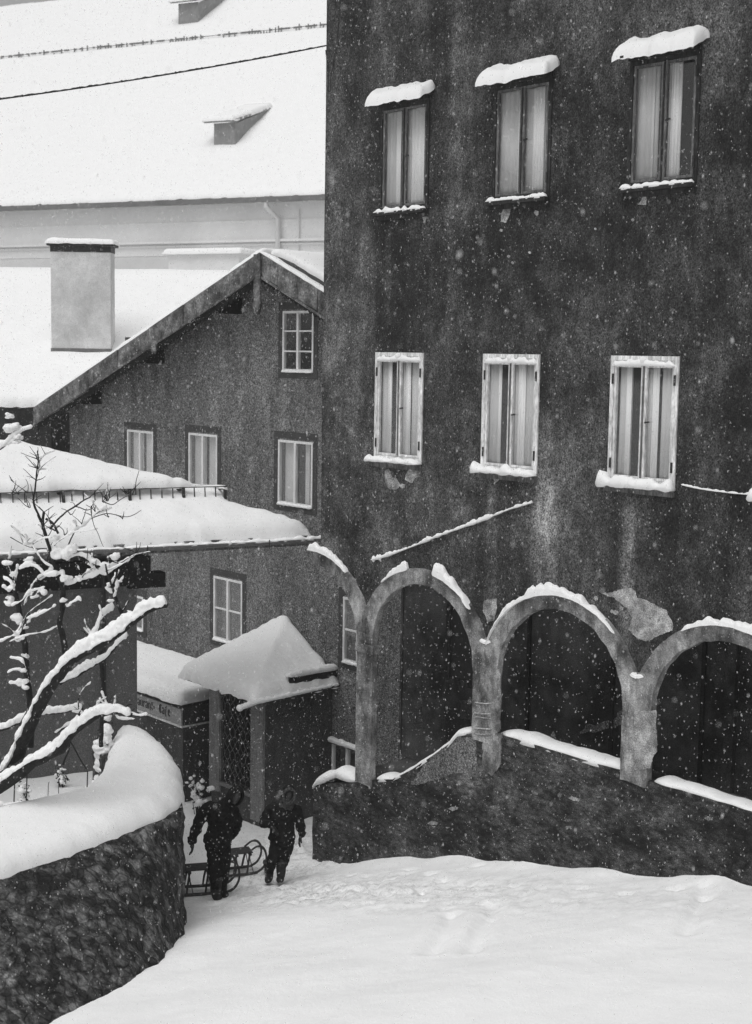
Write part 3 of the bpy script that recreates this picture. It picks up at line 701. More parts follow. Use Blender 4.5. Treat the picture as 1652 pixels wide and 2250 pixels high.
for st, x0, x1, y0, y1 in gwins:
    a0, z1 = F.w(x0, y0, GD); a1, _ = F.w(x1, y0, GD); _, z0 = F.w(x0, y1, GD); gh.append((st, a0, a1, z0, z1))
mb = MB(); plate(mb, [(le[0]+.35, -1), (g0-.06, -1), (g0-.06, rz(g0)-.1), (pk[0], pk[1]-.12), (le[0]+.35, rz(le[0]+.35)-.12)], [[(a0,z0),(a1,z0),(a1,z1),(a0,z1)] for (_, a0, a1, z0, z1) in gh if a1 < 1.8], F, GD, GD+.35)
mb.box(F, le[0]+.35, le[0]+.7, GD+.35, 14, -1, rz(le[0]+.35)-.15)
mb.build('wall', M['gable'], g)
mb = MB(); mb.box(F, le[0]+.8, 1.8, GD+1.2, GD+1.3, -1, 8.6); mb.box(F, -5, -2, GD+1.2, GD+1.25, 8.6, 9.3); mb.box(F, le[0]+.8, 1.8, GD+.36, GD+1.2, 5.15, 5.25); mb.build('floor', M['room'], g)
def gwin(st, a0, a1, z0, z1, k):
    t = .045
    mb = MB(); frame_rect(mb, F, a0, a1, z0, z1, t, GD-.012, GD+.05); mid = (a0+a1)/2
    win = mb.build('window', M['white_wood'], g)
    mb = MB(); mb.box(F, mid-.03, mid+.03, GD-.02, GD+.045, z0+t+.001, z1-t-.001)
    if st == 'four': mb.box(F, a0+t, mid-.031, GD-.005, GD+.04, (z0+z1)/2-.015, (z0+z1)/2+.015); mb.box(F, mid+.031, a1-t, GD-.005, GD+.04, (z0+z1)/2-.015, (z0+z1)/2+.015)
    if st == 'six':
        for f in (1/3, 2/3):
            zz = z0+(z1-z0)*f; mb.box(F, a0+t, mid-.031, GD-.005, GD+.04, zz-.014, zz+.014); mb.box(F, mid+.031, a1-t, GD-.005, GD+.04, zz-.014, zz+.014)
    mb.build('glazing_bar', M['white_wood'], win)
    mb = MB(); mb.box(F, a0+t, a1-t, GD+.018, GD+.024, z0+t, z1-t); mb.build('pane', M['glass'], win)
    # painted border
    b = .13; mb = MB(); frame_rect(mb, F, a0-b, a1+b, z0-b, z1+b+.03, b-.002, GD-.008, GD-.0005)
    if st != 'low': mb.build('border', M['gable_trim'], win)
    # curtains / blinds
    if st != 'six':
        mb = MB(); W_ = a1-a0
        if st == 'tall':
            segs = {0: [(.06,.42)], 1: [(.05,.45), (.55,.97)], 2: [(.05,.45), (.55,.97)]}.get(k, [])
            for f0, f1 in segs: mb.box(F, a0+W_*f0, a0+W_*f1, GD+.12, GD+.13, z0+.03, z1-.03)
            mb.build('blind', M['net'], win)
            if k == 0: mb = MB(); mb.box(F, a0+W_*.66, a0+W_*.78, GD+.11, GD+.125, z0+.03, z1-.03); mb.build('curtain', M['net'], win)
        elif st == 'low': mb.box(F, a0+W_*.05, a1-W_*.05, GD+.16, GD+.17, z0+.03, z1-.04); mb.build('blind', M['metal'], win)
        elif st == 'four':
            mb.box(F, a0+W_*.05, a1-W_*.05, GD+.16, GD+.17, z0+.03, z0+(z1-z0)*.97); mb.build('blind', M['gable'], win)
    # snow on the sill
    mb = MB(); loaf(mb, [F.p(a0, GD-.02, z0+(.0 if st != 'six' else .0)-.01), F.p(a1, GD-.02, z0-.01)], .03, .04, side=FN, lump=.5, seed=k, step=.03); mb.build('snow', SNOW, win, True)
    if st == 'low':
        mb = MB(); mb.box(F, a0-.05, a1+.05, GD-.12, GD-.001, z1+.005, z1+.04); hd = mb.build('hood', M['dark_wood'], win)
        mb = MB(); loaf(mb, [F.p(a0-.02, GD-.07, z1+.04), F.p(a1, GD-.07, z1+.04)], .06, .07, side=FN, seed=4, step=.03); mb.build('snow', SNOW, hd, True)
for k, (st, a0, a1, z0, z1) in enumerate(gh):
    if a1 < 1.8: gwin(st, a0, a1, z0, z1, k)
# roof slabs with snow
def slab(mb, a0, z0, a1, z1, d0, d1, t): 
    c = [F.p(a0,d0,z0-t), F.p(a1,d0,z1-t), F.p(a1,d1,z1-t), F.p(a0,d1,z0-t)]; return mb.box8(c + [v+Vector((0,0,t)) for v in c])
mb = MB(); slab(mb, le[0]-.1, rz(le[0]-.1), pk[0]-.002, pk[1], VD+.03, 14, .10); slab(mb, pk[0]+.002, pk[1], re_[0], re_[1], VD+.03, 14, .10)
roofg = mb.build('roof', M['rooftile'], g)
mb = MB()
snow_poly(mb, [(le[0]-.12, VD), (pk[0], VD), (pk[0], 14), (le[0]-.12, 14)], lambda a, d: F.p(a, d, rz(a)), .14, .12, .5, .03, 1.3, 2, .015, .03)
snow_poly(mb, [(pk[0]-.05, VD+.0), (pk[0]+.35, VD), (pk[0]+4, VD), (pk[0]+4, VD+.16), (pk[0]+.3, VD+.16)], lambda a, d: F.p(a, d, rz(a)), .06, .05, .2, .01, 2, 3, .01, .02)
snow_poly(mb, [(pk[0]-.03, VD+.2), (pk[0]+.4, VD+.42), (pk[0]+4, VD+.50), (pk[0]+4, 14), (pk[0]-.03, 14)], lambda a, d: F.p(a, d, rz(a)), .13, .14, .25, .02, 1.3, 4, .03, .03)
mb.build('snow', SNOW, roofg, True)
# bargeboards: weathered planks, carved edge
for side in (0, 1):
    a1_ = le[0]-.1 if side == 0 else pk[0]+4; n = 7; edges = [pk[0] + (a1_-pk[0])*i/n for i in range(n+1)]
    rr = random.Random(side+3); w0 = .40
    for i in range(n):
        x0, x1 = edges[i], edges[i+1]; sg = 1 if x1 > x0 else -1; x1b = x1 - sg*.012
        wv = w0 + rr.uniform(-.025, .025); dd = -.03 + rr.uniform(-.008, .008)
        mb = MB(); plate(mb, [(x0, rz(x0)+.01), (x1b, rz(x1b)+.01), (x1b, rz(x1b)-wv+.02), (x0, rz(x0)-wv)], [], F, VD+dd, VD+dd+.035)
        mb.build('bargeboard', M['board'], g)
    lo = []; up_ = []; xs_ = 0; L = abs(a1_-pk[0]); q = int(L/.13); sg = 1 if a1_ > pk[0] else -1
    for i in range(q*4+1):
        x = pk[0] + sg*L*i/(q*4); lo.append((x, rz(x)-.47 - .06*abs(math.sin(math.pi*i/4)))); up_.append((x, rz(x)-.36))
    mb = MB(); plate(mb, up_ + lo[::-1], [], F, VD+.045, VD+.07); mb.build('valance', M['beam'], g)
    mb = MB(); mb.bar(F.p(pk[0], VD-.05, pk[1]-.40), F.p(a1_, VD-.05, rz(a1_)-.40), .03, .035); mb.build('moulding', M['board'], g)
mb = MB(); plate(mb, [(pk[0]-.10, pk[1]-.02), (pk[0]+.10, pk[1]-.02), (pk[0]+.10, pk[1]-.95), (pk[0]+.05, pk[1]-1.1), (pk[0]-.05, pk[1]-1.1), (pk[0]-.10, pk[1]-.95)], [], F, VD-.08, VD-.04); mb.build('finial_board', M['board'], g)
# purlin ends below the verge
for t in (.18, .5, .8):
    a = pk[0] + (le[0]-pk[0])*t; mb = MB(); mb.box(F, a-.08, a+.08, VD+.08, GD-.001, rz(a)-.5, rz(a)-.2); mb.build('purlin', M['beam'], g)
# lamp insulator on the wall
ia, iz = F.w(620, 1226, GD)

# ------------------------------------------------------------------ snowy building further left (roof with chimney)
b = thing('long_roofed_house', 'house behind the gable, its broad roof under smooth snow, seen round the chimney', 'house', (-9, 40, 0))
BF = Frame((0, 36, 0), (1,0,0), (0,1,0))
ez = ony(50, 885, 36).z; rg = ony(250, 600, 43.8).z
mb = MB(); mb.box(BF, -19, -8.35, .6, 7, -1, ez-.12); mb.box(BF, -19, 2, 7, 15, -1, ez-.12); mb.build('wall', M['porch'], b)
xr = ony(545, 640, 43.8).x
mb = MB(); bp = [Vector((-20, 36, ez)), Vector((-8.2, 36, ez)), Vector((-1, 43.8, rg)), Vector((-20, 43.8, rg)), Vector((-20, 51.6, ez)), Vector((-1, 51.6, ez))]
mb.add([v-Vector((0,0,.05)) for v in bp] + [v-Vector((0,0,.2)) for v in bp], [(0,1,2,3), (3,2,5,4), (6,9,8,7), (9,10,11,8), (0,6,7,1), (1,7,8,2), (2,8,11,5), (5,11,10,4), (0,3,9,6), (3,4,10,9)])
rf = mb.build('roof', M['rooftile'], b)
kz = (rg-ez)/7.8
mb = MB(); snow_poly(mb, [(-20, 35.9), (-8.1, 35.9), (-.9, 43.7), (-.9, 44.2), (-20, 44.2)], lambda x, y: Vector((x, y, ez+(y-36)*kz if y < 43.8 else rg-(y-43.8)*kz)), .22, .2, .5, .05, .8, 5, .04, .05)
snow_poly(mb, [(-20, 43.9), (-.9, 43.9), (-.9, 51.6), (-20, 51.6)], lambda x, y: Vector((x, y, rg-(y-43.8)*kz)), .2, .2, 1.0, .05, .8, 5, .04, .05)
mb.build('snow', SNOW, rf, True)
# chimney: a thing of the roof -> part
cy = 38.3; cx0, cx1 = ony(112, 650, cy).x, ony(243, 650, cy).x; ctop = ony(178, 540, cy).z; cbot = ony(178, 790, cy).z
mb = MB(); mb.box(BF, cx0, cx1, cy-36, cy-36+.6, cbot-.3, ctop); ch = mb.build('chimney', M['chimney'], rf)
mb = MB(); mb.box(BF, cx0-.015, cx1+.015, cy-36-.015, cy-36+.63, cbot-.3, cbot+.30); mb.build('chimney_base', M['chimney_dark'], ch)
mb = MB(); mb.box(BF, cx0-.09, cx1+.09, cy-36-.09, cy-36+.69, ctop, ctop+.07); mb.box(BF, cx0-.012, cx1+.012, cy-36-.012, cy-36+.61, ctop-.16, ctop-.002); mb.build('chimney_slab', M['dark_metal'], ch)
mb = MB(); snow_poly(mb, [(cx0-.12, cy-.12), (cx1+.12, cy-.12), (cx1+.12, cy+.72), (cx0-.12, cy+.72)], lambda x, y: Vector((x, y, ctop+.08)), .12, .14, .15, .03, 2, 7, .02, .03); mb.build('snow', SNOW, ch, True)
# dark attic wall left of the chimney roof's eave
# ------------------------------------------------------------------ big far building with vast snowy roof
bd = R(25); BU = Vector((math.cos(bd), -math.sin(bd), 0)); BN = Vector((math.sin(bd), math.cos(bd), 0))
DF = Frame(Vector((-8, 96, 0)), BU, BN)
big = thing('great_far_building', 'huge pale building far behind, its steep snow roof filling the upper left', 'building', DF.O)
gz_l = DF.w(370, 441, 0)[1]
S = lambda x, y, d=0: DF.w(x, y, d)
mb = MB(); mb.box(DF, -60, 60, .6, 3, -1, gz_l-.1); mb.box(DF, -60, 60, 3, 60, -1, gz_l-.3); mb.build('wall', M['pale_wall'], big)
PIT = math.tan(R(33)); RUN = 38
rp = [DF.p(-62, -.3, gz_l), DF.p(62, -.3, gz_l), DF.p(62, RUN, gz_l+RUN*PIT), DF.p(-62, RUN, gz_l+RUN*PIT), DF.p(62, 2*RUN, gz_l), DF.p(-62, 2*RUN, gz_l)]
mb = MB(); mb.add(rp + [v-Vector((0,0,.3)) for v in rp], [(0,1,2,3), (3,2,4,5), (6,9,8,7), (9,11,10,8), (0,6,7,1), (1,7,8,2), (2,8,10,4), (4,10,11,5), (0,3,9,6), (3,5,11,9)]); brf = mb.build('roof', M['rooftile'], big)
def rpz(d): return gz_l + d*PIT
mb = MB(); snow_poly(mb, [(-62, -.35), (62, -.35), (62, RUN), (-62, RUN)], lambda a, d: DF.p(a, d, rpz(d)), .5, .5, 1.6, .10, .5, 8, .15, .1); mb.build('snow', SNOW, brf, True)
mb = MB()
mb.box(DF, -62, 62, -.55, -.3, gz_l-.36, gz_l-.02); gut = mb.build('gutter', M['metal'], big)
RN = Vector((0, -math.sin(R(33)), math.cos(R(33))))
def cornice(y, th, out, m='pale_grey'):
    z = S(370, y, .5)[1]; mb = MB(); mb.box(DF, -60, 60, .6-out, .599, z-th/2, z+th/2); return mb.build('cornice', M[m], big)
cornice(489, .05, .04, 'pale_wall'); cornice(533, .16, .30, 'pale_wall'); cornice(541, .10, .14, 'pale_wall'); cornice(560, .18, .35, 'pale_wall')
a_, z_ = S(590, 437, 0); a2_, z2_ = S(612, 480, .4)
mb = MB(); mb.tube([DF.p(a_, -.35, z_-.1), DF.p(a_, -.35, z_-.5), DF.p(a2_, .3, z2_), DF.p(a2_, .3, 8)], .17, 8); mb.tube([DF.p(a2_+1.5, .5, z2_+.6), DF.p(a2_+1.5, .5, 8)], .04, 6); mb.build('downpipe', M['pale_grey'], big)
# lower wing in front of it, seen over the long roof
mb = MB(); a0, z0 = S(370, 558, -4); a1, _ = S(525, 558, -4); mb.box(DF, a0, a1, -4, .5, 0, z0); wg = mb.build('bay', M['pale_wall'], big)
mb = MB(); snow_poly(mb, [(a0-.3, -4.3), (a1+.3, -4.3), (a1+.3, .4), (a0-.3, .4)], lambda a, d: DF.p(a, d, z0), .35, .3, .8, .03, 1, 2, .03, .05); mb.build('snow', SNOW, wg, True)
mb = MB(); a2, z2 = S(30, 572, -1); mb.box(DF, a2-20, a0-.5, -1, .59, 0, z2+.1); mb.build('lower_wall', M['pale_grey'], big)
# snow guard poles high on the roof
NR = Vector((-BN.x*math.sin(R(33)), -BN.y*math.sin(R(33)), math.cos(R(33)))); PR = DF.p(0, 0, gz_l+.45)
def onroof(x, y): return DF.loc(hit(x, y, PR, NR))
rg_ = random.Random(2)
gA, gB = onroof(30, 128), onroof(718, 60)
mb = MB(); n = 240
for k in range(n):
    f = -0.9 + 2.1*k/n; a = gA[0]+(gB[0]-gA[0])*f; d = gA[1]+(gB[1]-gA[1])*f
    if rg_.random() < .5: mb.bar(DF.p(a, d, rpz(d)+.35), DF.p(a, d, rpz(d)+.55+.4*rg_.random()), .16, .1)
    if 1: mb.bar(DF.p(a, d, rpz(d)+.7), DF.p(a+(gB[0]-gA[0])*2.1/n*.9, d, rpz(d)+.7), .05, .05+.1*(rg_.random() < .6))
mb.build('snow_guard', M['metal'], brf)
def dormer(xl, xr, yt, yb, xa, ya):
    """shed dormer whose front faces the valley: front wall, cheek running back into the roof, board roof"""
    a0, d0, zb = onroof(xl, yb); a1, _, _ = onroof(xr, yb); fz = rpz(d0)+.3
    aa, da, _ = onroof(xa, ya); H = DF.w(xl, yt, d0)[1]
    zt = rpz(da)+.45
    mb = MB(); mb.box(DF, a0, a1, d0, d0+.3, fz-.3, H); f = mb.build('dormer', M['dormer'], brf)
    mb = MB(); c = [DF.p(a1, d0+.3, fz-.2), DF.p(a1, d0+.3, H), DF.p(a1, da, zt), DF.p(a1-.2, d0+.3, fz-.2), DF.p(a1-.2, d0+.3, H), DF.p(a1-.2, da, zt)]
    mb.add(c, [(0,1,2), (5,4,3), (0,3,4,1), (1,4,5,2), (2,5,3,0)]); mb.build('cheek', M['dormer'], f)
    mb = MB(); c = [DF.p(a0-.6, d0-.4, H), DF.p(a1+.1, d0-.4, H), DF.p(a1+.1, da, zt), DF.p(a0-.6, da, zt)]; mb.box8([v-Vector((0,0,.02)) for v in c] + [v+Vector((0,0,.12)) for v in c]); r_ = mb.build('dormer_roof', M['dormer'], f)
    mb = MB(); snow_poly(mb, [(a0-.7, d0-.5), (a1+.1, d0-.5), (a1+.1, da+.3), (a0-.7, da+.3)], lambda a, d: DF.p(a, d, H+.12+(zt-H)*max(0, (d-d0))/(da-d0)), .35, .3, .5, .03, 1, 3, .06, .05); mb.build('snow', SNOW, f, True)
dormer(470, 514, 271, 320, 578, 240)
dormer(392, 430, 8, 54, 470, -20)

# ------------------------------------------------------------------ cottage at the left with the wide snowy eave
ZE = 5.2; E0 = onz(22, 1215, ZE); E1 = onz(700, 1182, ZE); EU = (E1-E0).normalized(); EN = Vector((-EU.y, EU.x, 0)); EF = Frame(Vector((E0.x, E0.y, 0)), EU, EN)
cot = thing('eaved_cottage', 'grey cottage at the left under a broad snow covered roof with snow guard', 'house', (E0.x, E0.y, 0))
tp = math.tan(R(22)); Nn = Vector((-EN.x*tp, -EN.y*tp, 1)).normalized()
def eroof(x, y, T): a, d, z = EF.loc(hit(x, y, EF.p(0, 0, ZE+T), Nn)); return (a, d)
RZ = lambda d: ZE + .02 + tp*d
WD = .62                                           # wall set back under the eave
ca = EF.w(301, 1450, WD)[0]; bz_t = EF.w(100, 1296, WD)[1]
mb = MB(); mb.box(EF, -4, ca, WD, WD+.35, -.6, RZ(WD)-.1); mb.box(EF, ca-.35, ca, WD+.35, 2.1, -.6, RZ(WD)-.1); mb.build('wall', M['cottage'], cot)
b0, bz1 = EF.w(100, 1238, WD-.1); _, bz0 = EF.w(100, 1298, WD-.1); bR = EF.w(352, 1240, WD-.1)[0]
mb = MB(); mb.box(EF, -4, EF.w(290, 1250, WD-.1)[0], WD-.12, WD-.001, bz0, bz1); mb.build('beam', M['beam'], cot)
def px_box(mb, x0, y0, x1, y1, d0, d1, fr=EF):
    a0, z1 = fr.w(x0, y0, d0); a1, _ = fr.w(x1, y0, d0); _, z0 = fr.w(x0, y1, d0); mb.box(fr, a0, a1, d0, d1, z0, z1)
mb = MB(); px_box(mb, 286, 1224, 331, 1262, WD-.14, WD+.15); px_box(mb, 284, 1262, 364, 1294, WD-.145, WD+.14); mb.build('corbel', M['beam'], cot)
sil = [eroof(-60, 940, .25), eroof(30, 963, .25), eroof(200, 1006, .25), eroof(385, 1047, .25), eroof(500, 1064, .25), eroof(505, 1095, .22), eroof(590, 1120, .2), eroof(655, 1148, .12)]
edge_ = [(5.1, .10), (-2.2, .10)]
mb = MB(); pl_ = [(-2.2, .08), (5.03, .08)] + [(max(s[0]-.06, 0), s[1]) for s in sil[::-1]] + [(-2.2, sil[0][1])]
fr_ = [EF.p(a, d, RZ(d)) for a, d in pl_]
tr = tessellate_polygon([[Vector((a, d, 0)) for a, d in pl_]]); n = len(pl_)
mb.add([v for v in fr_] + [v-Vector((0,0,.09)) for v in fr_], [tuple(t) for t in tr] + [tuple(i+n for i in t)[::-1] for t in tr] + [(i, (i+1)%n, (i+1)%n+n, i+n) for i in range(n)])
crf = mb.build('roof', M['board'], cot)
fd = eroof(280, 1097, .22)[1]; fe0 = eroof(25, 1100, .22); fe1 = eroof(500, 1098, .22)
mb = MB(); snow_poly(mb, [(-2.2, .02), (5.08, .02)] + sil[::-1] + [(-2.2, sil[0][1])], lambda a, d: EF.p(a, d, RZ(d)), .24, .22, .10, .035, 1.6, 3, .03, .05); mb.build('snow', SNOW, crf, True)
fl = [( -2.2, fd+.03), (fe1[0]+.03, fe1[1]+.03)]
mb = MB(); sil2 = [eroof(x, y, .50) for x, y in ((-60, 940), (30, 964), (200, 1006), (385, 1047), (500, 1060))]; up_poly = [(-2.2, fd+.0), (fe1[0]+.02, fd+.02)] + sil2[4:0:-1] + [(-2.2, sil2[0][1])]
snow_poly(mb, up_poly, lambda a, d: EF.p(a, d, RZ(d)+.24+.15), .14, .15, .10, .03, 1.5, 6, .03, .03); mb.build('snow', SNOW, crf, True)
# snow guard: rail, rods, brackets
guard_z = lambda d: RZ(d)+.2
mb = MB(); mb.bar(EF.p(-2.2, fd-.05, guard_z(fd)+.175), EF.p(fe1[0], fd-.05, guard_z(fd)+.175), .014, .014); sg_ = mb.build('snow_guard', M['dark_metal'], crf)
a = -2.0
while a < fe1[0]-.02: mb = MB(); mb.bar(EF.p(a, fd-.07, guard_z(fd)-.03), EF.p(a, fd-.05, guard_z(fd)+.165), .016, .016); mb.build('rod', M['dark_metal'], sg_); a += .19
for x in (133, 281, 401, 494):
    a = eroof(x, 1090, .25)[0]; mb = MB(); mb.bar(EF.p(a, fd-.08, guard_z(fd)-.06), EF.p(a, fd-.05, guard_z(fd)+.18), .045, .045); mb.bar(EF.p(a, fd-.02, guard_z(fd)+.14), EF.p(a-.02, fd+.3, guard_z(fd)+.1), .04, .04); mb.build('bracket', M['dark_metal'], sg_)
# gutter with snow, hangers
mb = MB(); gp = []
for i in range(9): an = math.pi + math.pi*i/8; gp.append((.07*math.cos(an), .07*math.sin(an)))
o = len(mb.v)
for a in (-2.3, 5.2):
    for (dx, dz) in gp: mb.v.append(EF.p(a, -.04+dx, ZE+.0+dz))
    for (dx, dz) in gp: mb.v.append(EF.p(a, -.04+dx*.85, ZE+.004+dz*.85))
for i in range(8): mb.f += [(i, i+1, 18+i+1, 18+i), (9+i, 27+i, 27+i+1, 9+i+1)]
mb.f += [(0, 18, 27, 9), (8, 17, 35, 26), (0,1,2,3,4,5,6,7,8,17,16,15,14,13,12,11,10,9), (18,27,28,29,30,31,32,33,34,35,26,25,24,23,22,21,20,19)]
gt = mb.build('gutter', M['metal'], cot)
mb = MB(); loaf(mb, [EF.p(-2.3, -.05, ZE-.005), EF.p(3.6, -.05, ZE-.005)], .055, .035, lump=.5, seed=2, side=EN, step=.04); loaf(mb, [EF.p(3.55, -.05, ZE-.005), EF.p(5.22, -.05, ZE-.005)], .06, lambda t: .035+.04*t**3, lump=.5, seed=4, side=EN, step=.04); mb.build('snow', SNOW, gt, True)
mb = MB(); mb.box(EF, -2.2, 5.0, .03, .07, ZE-.12, ZE+.05); mb.build('fascia', M['board'], cot)
mb = MB(); c = [EF.p(ca-.1, .05, ZE-.10), EF.p(4.9, .05, ZE-.10), EF.p(4.0, 1.6, ZE-.10), EF.p(ca-.1, 1.6, ZE-.10)]; mb.box8(c + [v+Vector((0,0,.03)) for v in c]); mb.build('soffit', M['board'], cot)
for x in (322, 589): a = EF.w(x, 1200, -.06)[0]; mb = MB(); mb.bar(EF.p(a, -.115, ZE+.03), EF.p(a, -.115, ZE-.13), .03, .012); mb.build('hanger', M['dark_metal'], gt)
dpx = EF.w(225, 1400, WD-.05)[0]
mb = MB(); mb.tube([EF.p(dpx, -.04, ZE-.06), EF.p(dpx, WD-.12, ZE-.35), EF.p(dpx+.01, WD-.12, 1.2)], [.04, .035, .03], 8); mb.build('downpipe', M['dark_metal'], cot)

# ------------------------------------------------------------------ entrance annex with lettered board
D0 = .2; an = thing('entrance_annex', 'low flat annex with snow slab and faded lettered board, left of the porch', 'annex', F.p(-5.2, D0, 0))
_, az = F.w(400, 1549, D0); ar = F.w(402, 1560, D0)[0]
mb = MB(); mb.box(F, -9, ar, D0, GD-.001, -.8, az-.03); mb.build('wall', M['porch'], an)
mb = MB(); mb.box(F, -9, ar+.02, D0-.035, GD-.002, az-.03, az+.06); mb.build('roof_slab', M['dark_wood'], an)
mb = MB(); snow_poly(mb, [(-9, D0-.12), (ar+.06, D0-.12), (ar+.10, D0+.95), (ar-.15, GD-.002), (-9, GD-.002)], lambda a, d: F.p(a, d, az+.06+.04*(d-D0)), .22, .22, .1, .02, 2, 1, .02, .03); mb.build('snow', SNOW, an, True)
_, s1z = F.w(400, 1554, D0); _, s0z = F.w(400, 1593, D0)
mb = MB(); mb.box(F, -8, ar-.01, D0-.03, D0-.001, s0z, s1z-.03); sgn = mb.build('signboard', M['sign'], an)
mb = MB(); mb.box(F, -8, ar+.01, D0-.05, D0-.0005, s0z-.035, s0z-.002); mb.box(F, ar+.0015, ar+.03, D0-.05, D0+.9, s0z-.035, s0z-.004); mb.build('ledge', M['pale_wood'], an)
# blackletter strokes
LH = (s1z-s0z)*.50; GLY = {
 'a': [((0,.55),(.18,.7)),((.18,.7),(.4,.55)),((.4,.62),(.4,.05)),((.4,.35),(.1,.3)),((.05,.3),(.05,.08)),((.05,.08),(.2,0)),((.2,0),(.4,.12)),((.4,.05),(.5,0))],
 'u': [((.05,.68),(.05,.1)),((.05,.1),(.2,0)),((.2,0),(.4,.12)),((.4,.68),(.4,.05)),((.4,.05),(.5,0))],
 'r': [((.08,.68),(.08,.05)),((.02,.08),(.16,0)),((.08,.55),(.28,.7)),((.28,.7),(.36,.6))],
 'n': [((.06,.68),(.06,.04)),((.06,.55),(.22,.68)),((.22,.68),(.4,.55)),((.4,.55),(.4,-.12)),((0,.06),(.12,0))],
 't': [((.12,.9),(.12,.08)),((0,.68),(.28,.68)),((.12,.08),(.28,0))],
 's': [((.1,.0),(.1,.85)),((.1,.85),(.3,1.0)),((.02,.5),(.2,.5))],
 '=': [((0,.42),(.25,.5)),((0,.25),(.25,.33))],
 'C': [((.5,.85),(.3,1)),((.3,1),(.05,.75)),((.05,.75),(.05,.25)),((.05,.25),(.25,0)),((.25,0),(.5,.15)),((.28,.9),(.28,.1))],
 'f': [((.12,-.2),(.12,.85)),((.12,.85),(.35,1)),((0,.6),(.3,.6))],
 'e': [((.05,.6),(.05,.1)),((.05,.1),(.25,0)),((.25,0),(.38,.1)),((.05,.6),(.2,.7)),((.2,.7),(.35,.5)),((.35,.5),(.08,.32))],
 "'": [((.05,.85),(.2,1.05))]}
mb = MB(); x = F.w(301, 1545, D0)[0]; zb = s0z+(s1z-s0z)*.3; LW = LH*1.0
for chh in 'taurant=Cafe':
    for (p0, p1) in GLY[chh]:
        q0 = F.p(x+p0[0]*LW, D0-.033, zb+p0[1]*LH); q1 = F.p(x+p1[0]*LW, D0-.033, zb+p1[1]*LH)
        vert = abs(p0[0]-p1[0]) < .05; mb.bar(q0, q1, .004, .032 if vert else .018, up=FU if vert else Vector((0,0,1)))
    x += LW*(.62 if chh not in 'rts=' else .45) + (.12 if chh == '=' else 0)
mb.build('lettering', M['letter'], sgn)

# ------------------------------------------------------------------ porch with hipped snow roof
ZP = 2.36; La = F.loc(onz(398, 1480, ZP)); Ca = F.loc(onz(561, 1532, ZP)); Ra = F.loc(onz(733, 1508, ZP))
p = thing('porch', 'small porch with pyramid snow roof, two pale posts and a lattice window', 'porch', F.p(-3, .3, 0))
dF = (La[1]+Ca[1])/2; aL, aR = La[0], Ca[0]
apa, apz = F.w(626, 1350, GD-.05)
wl, wr_ = F.w(465, 1600, dF+.34)[0], F.w(583, 1600, dF+.34)[0]; WF = dF+.34
la, lz1 = F.w(487, 1512, WF); lb, _ = F.w(556, 1512, WF); _, lz0 = F.w(487, 1716, WF)
mb = MB(); plate(mb, [(wl, -.8), (wr_, -.8), (wr_, ZP-.02), (wl, ZP-.02)], [[(la, lz0), (lb, lz0), (lb, lz1), (la, lz1)]], F, WF, WF+.2)
mb.box(F, wr_-.2, wr_, WF+.2, GD-.001, -.8, ZP-.02); mb.box(F, wl, wl+.2, WF+.2, GD-.001, -.8, ZP-.02); mb.build('wall', M['porch'], p)
for x0, x1 in ((465, 487), (556, 583)):
    a0 = F.w(x0, 1600, WF)[0]; a1 = F.w(x1, 1600, WF)[0]
    mb = MB(); plate(mb, wobbly([(a0-.01, .25 if x0 == 465 else .0), (a1-.01, .25 if x0 == 465 else .0), (a1-.01, ZP-.1), (a0-.01, ZP-.1)], .008, .1, x0), [], F, WF-.05, WF-.001); mb.build('post', M['post'], p)
mb = MB(); frame_rect(mb, F, la-.001, lb+.001, lz0-.001, lz1+.001, .035, WF+.03, WF+.08); lat = mb.build('lattice_window', M['dark_wood'], p)
mb = MB(); mb.box(F, la-.02, lb+.02, WF-.045, WF-.001, lz0-.06, lz0-.005); mb.build('sill', M['post'], lat)
mb = MB(); nx_ = 6; wv = (lb-la)/nx_; hv = wv*1.35; k = int((lz1-lz0)/hv)+1
for i in range(nx_+1):
    for sgn_ in (1, -1):
        path = []
        for j in range(k*4+1):
            z = lz0 + hv*j/4
            if z > lz1: break
            path.append(F.p(min(lb-.01, max(la+.01, la + wv*i + sgn_*wv/2*math.sin(math.pi*j/4)*1.0)), WF+.02+.008*sgn_, z))
        if len(path) > 2: mb.tube(path, .006, 5)
mb.build('lattice', M['mid_wood'], lat)
mb = MB(); mb.box(F, la, lb, WF+.6, WF+.62, lz0, lz1); mb.build('interior', M['beam'], lat)
# roof pyramid against the wall
ev = [F.p(aL, dF, ZP), F.p(aR, dF, ZP), F.p(aR, GD-.002, ZP), F.p(aL, GD-.002, ZP), F.p(apa, GD-.002, apz-.12)]
mb = MB(); mb.add(ev + [v-Vector((0,0,.09)) for v in ev[:4]], [(0,1,4), (1,2,4), (2,3,4), (3,0,4), (0,5,6,1), (1,6,7,2), (2,7,8,3), (3,8,5,0), (5,8,7,6)]); prf = mb.build('roof', M['beam'], p)
def proof(a, d):
    # height of the pyramid at (a,d)
    def pl(A, B, Cc):
        n_ = (B-A).cross(Cc-A); return A.z - (n_.x*(a-A.x)+n_.y*(d-A.y))/n_.z
    c = [Vector((aL, dF, ZP)), Vector((aR, dF, ZP)), Vector((aR, GD, ZP)), Vector((aL, GD, ZP)), Vector((apa, GD, apz-.12))]
    return min(pl(c[0], c[1], c[4]), pl(c[1], c[2], c[4]), pl(c[3], c[0], c[4]))
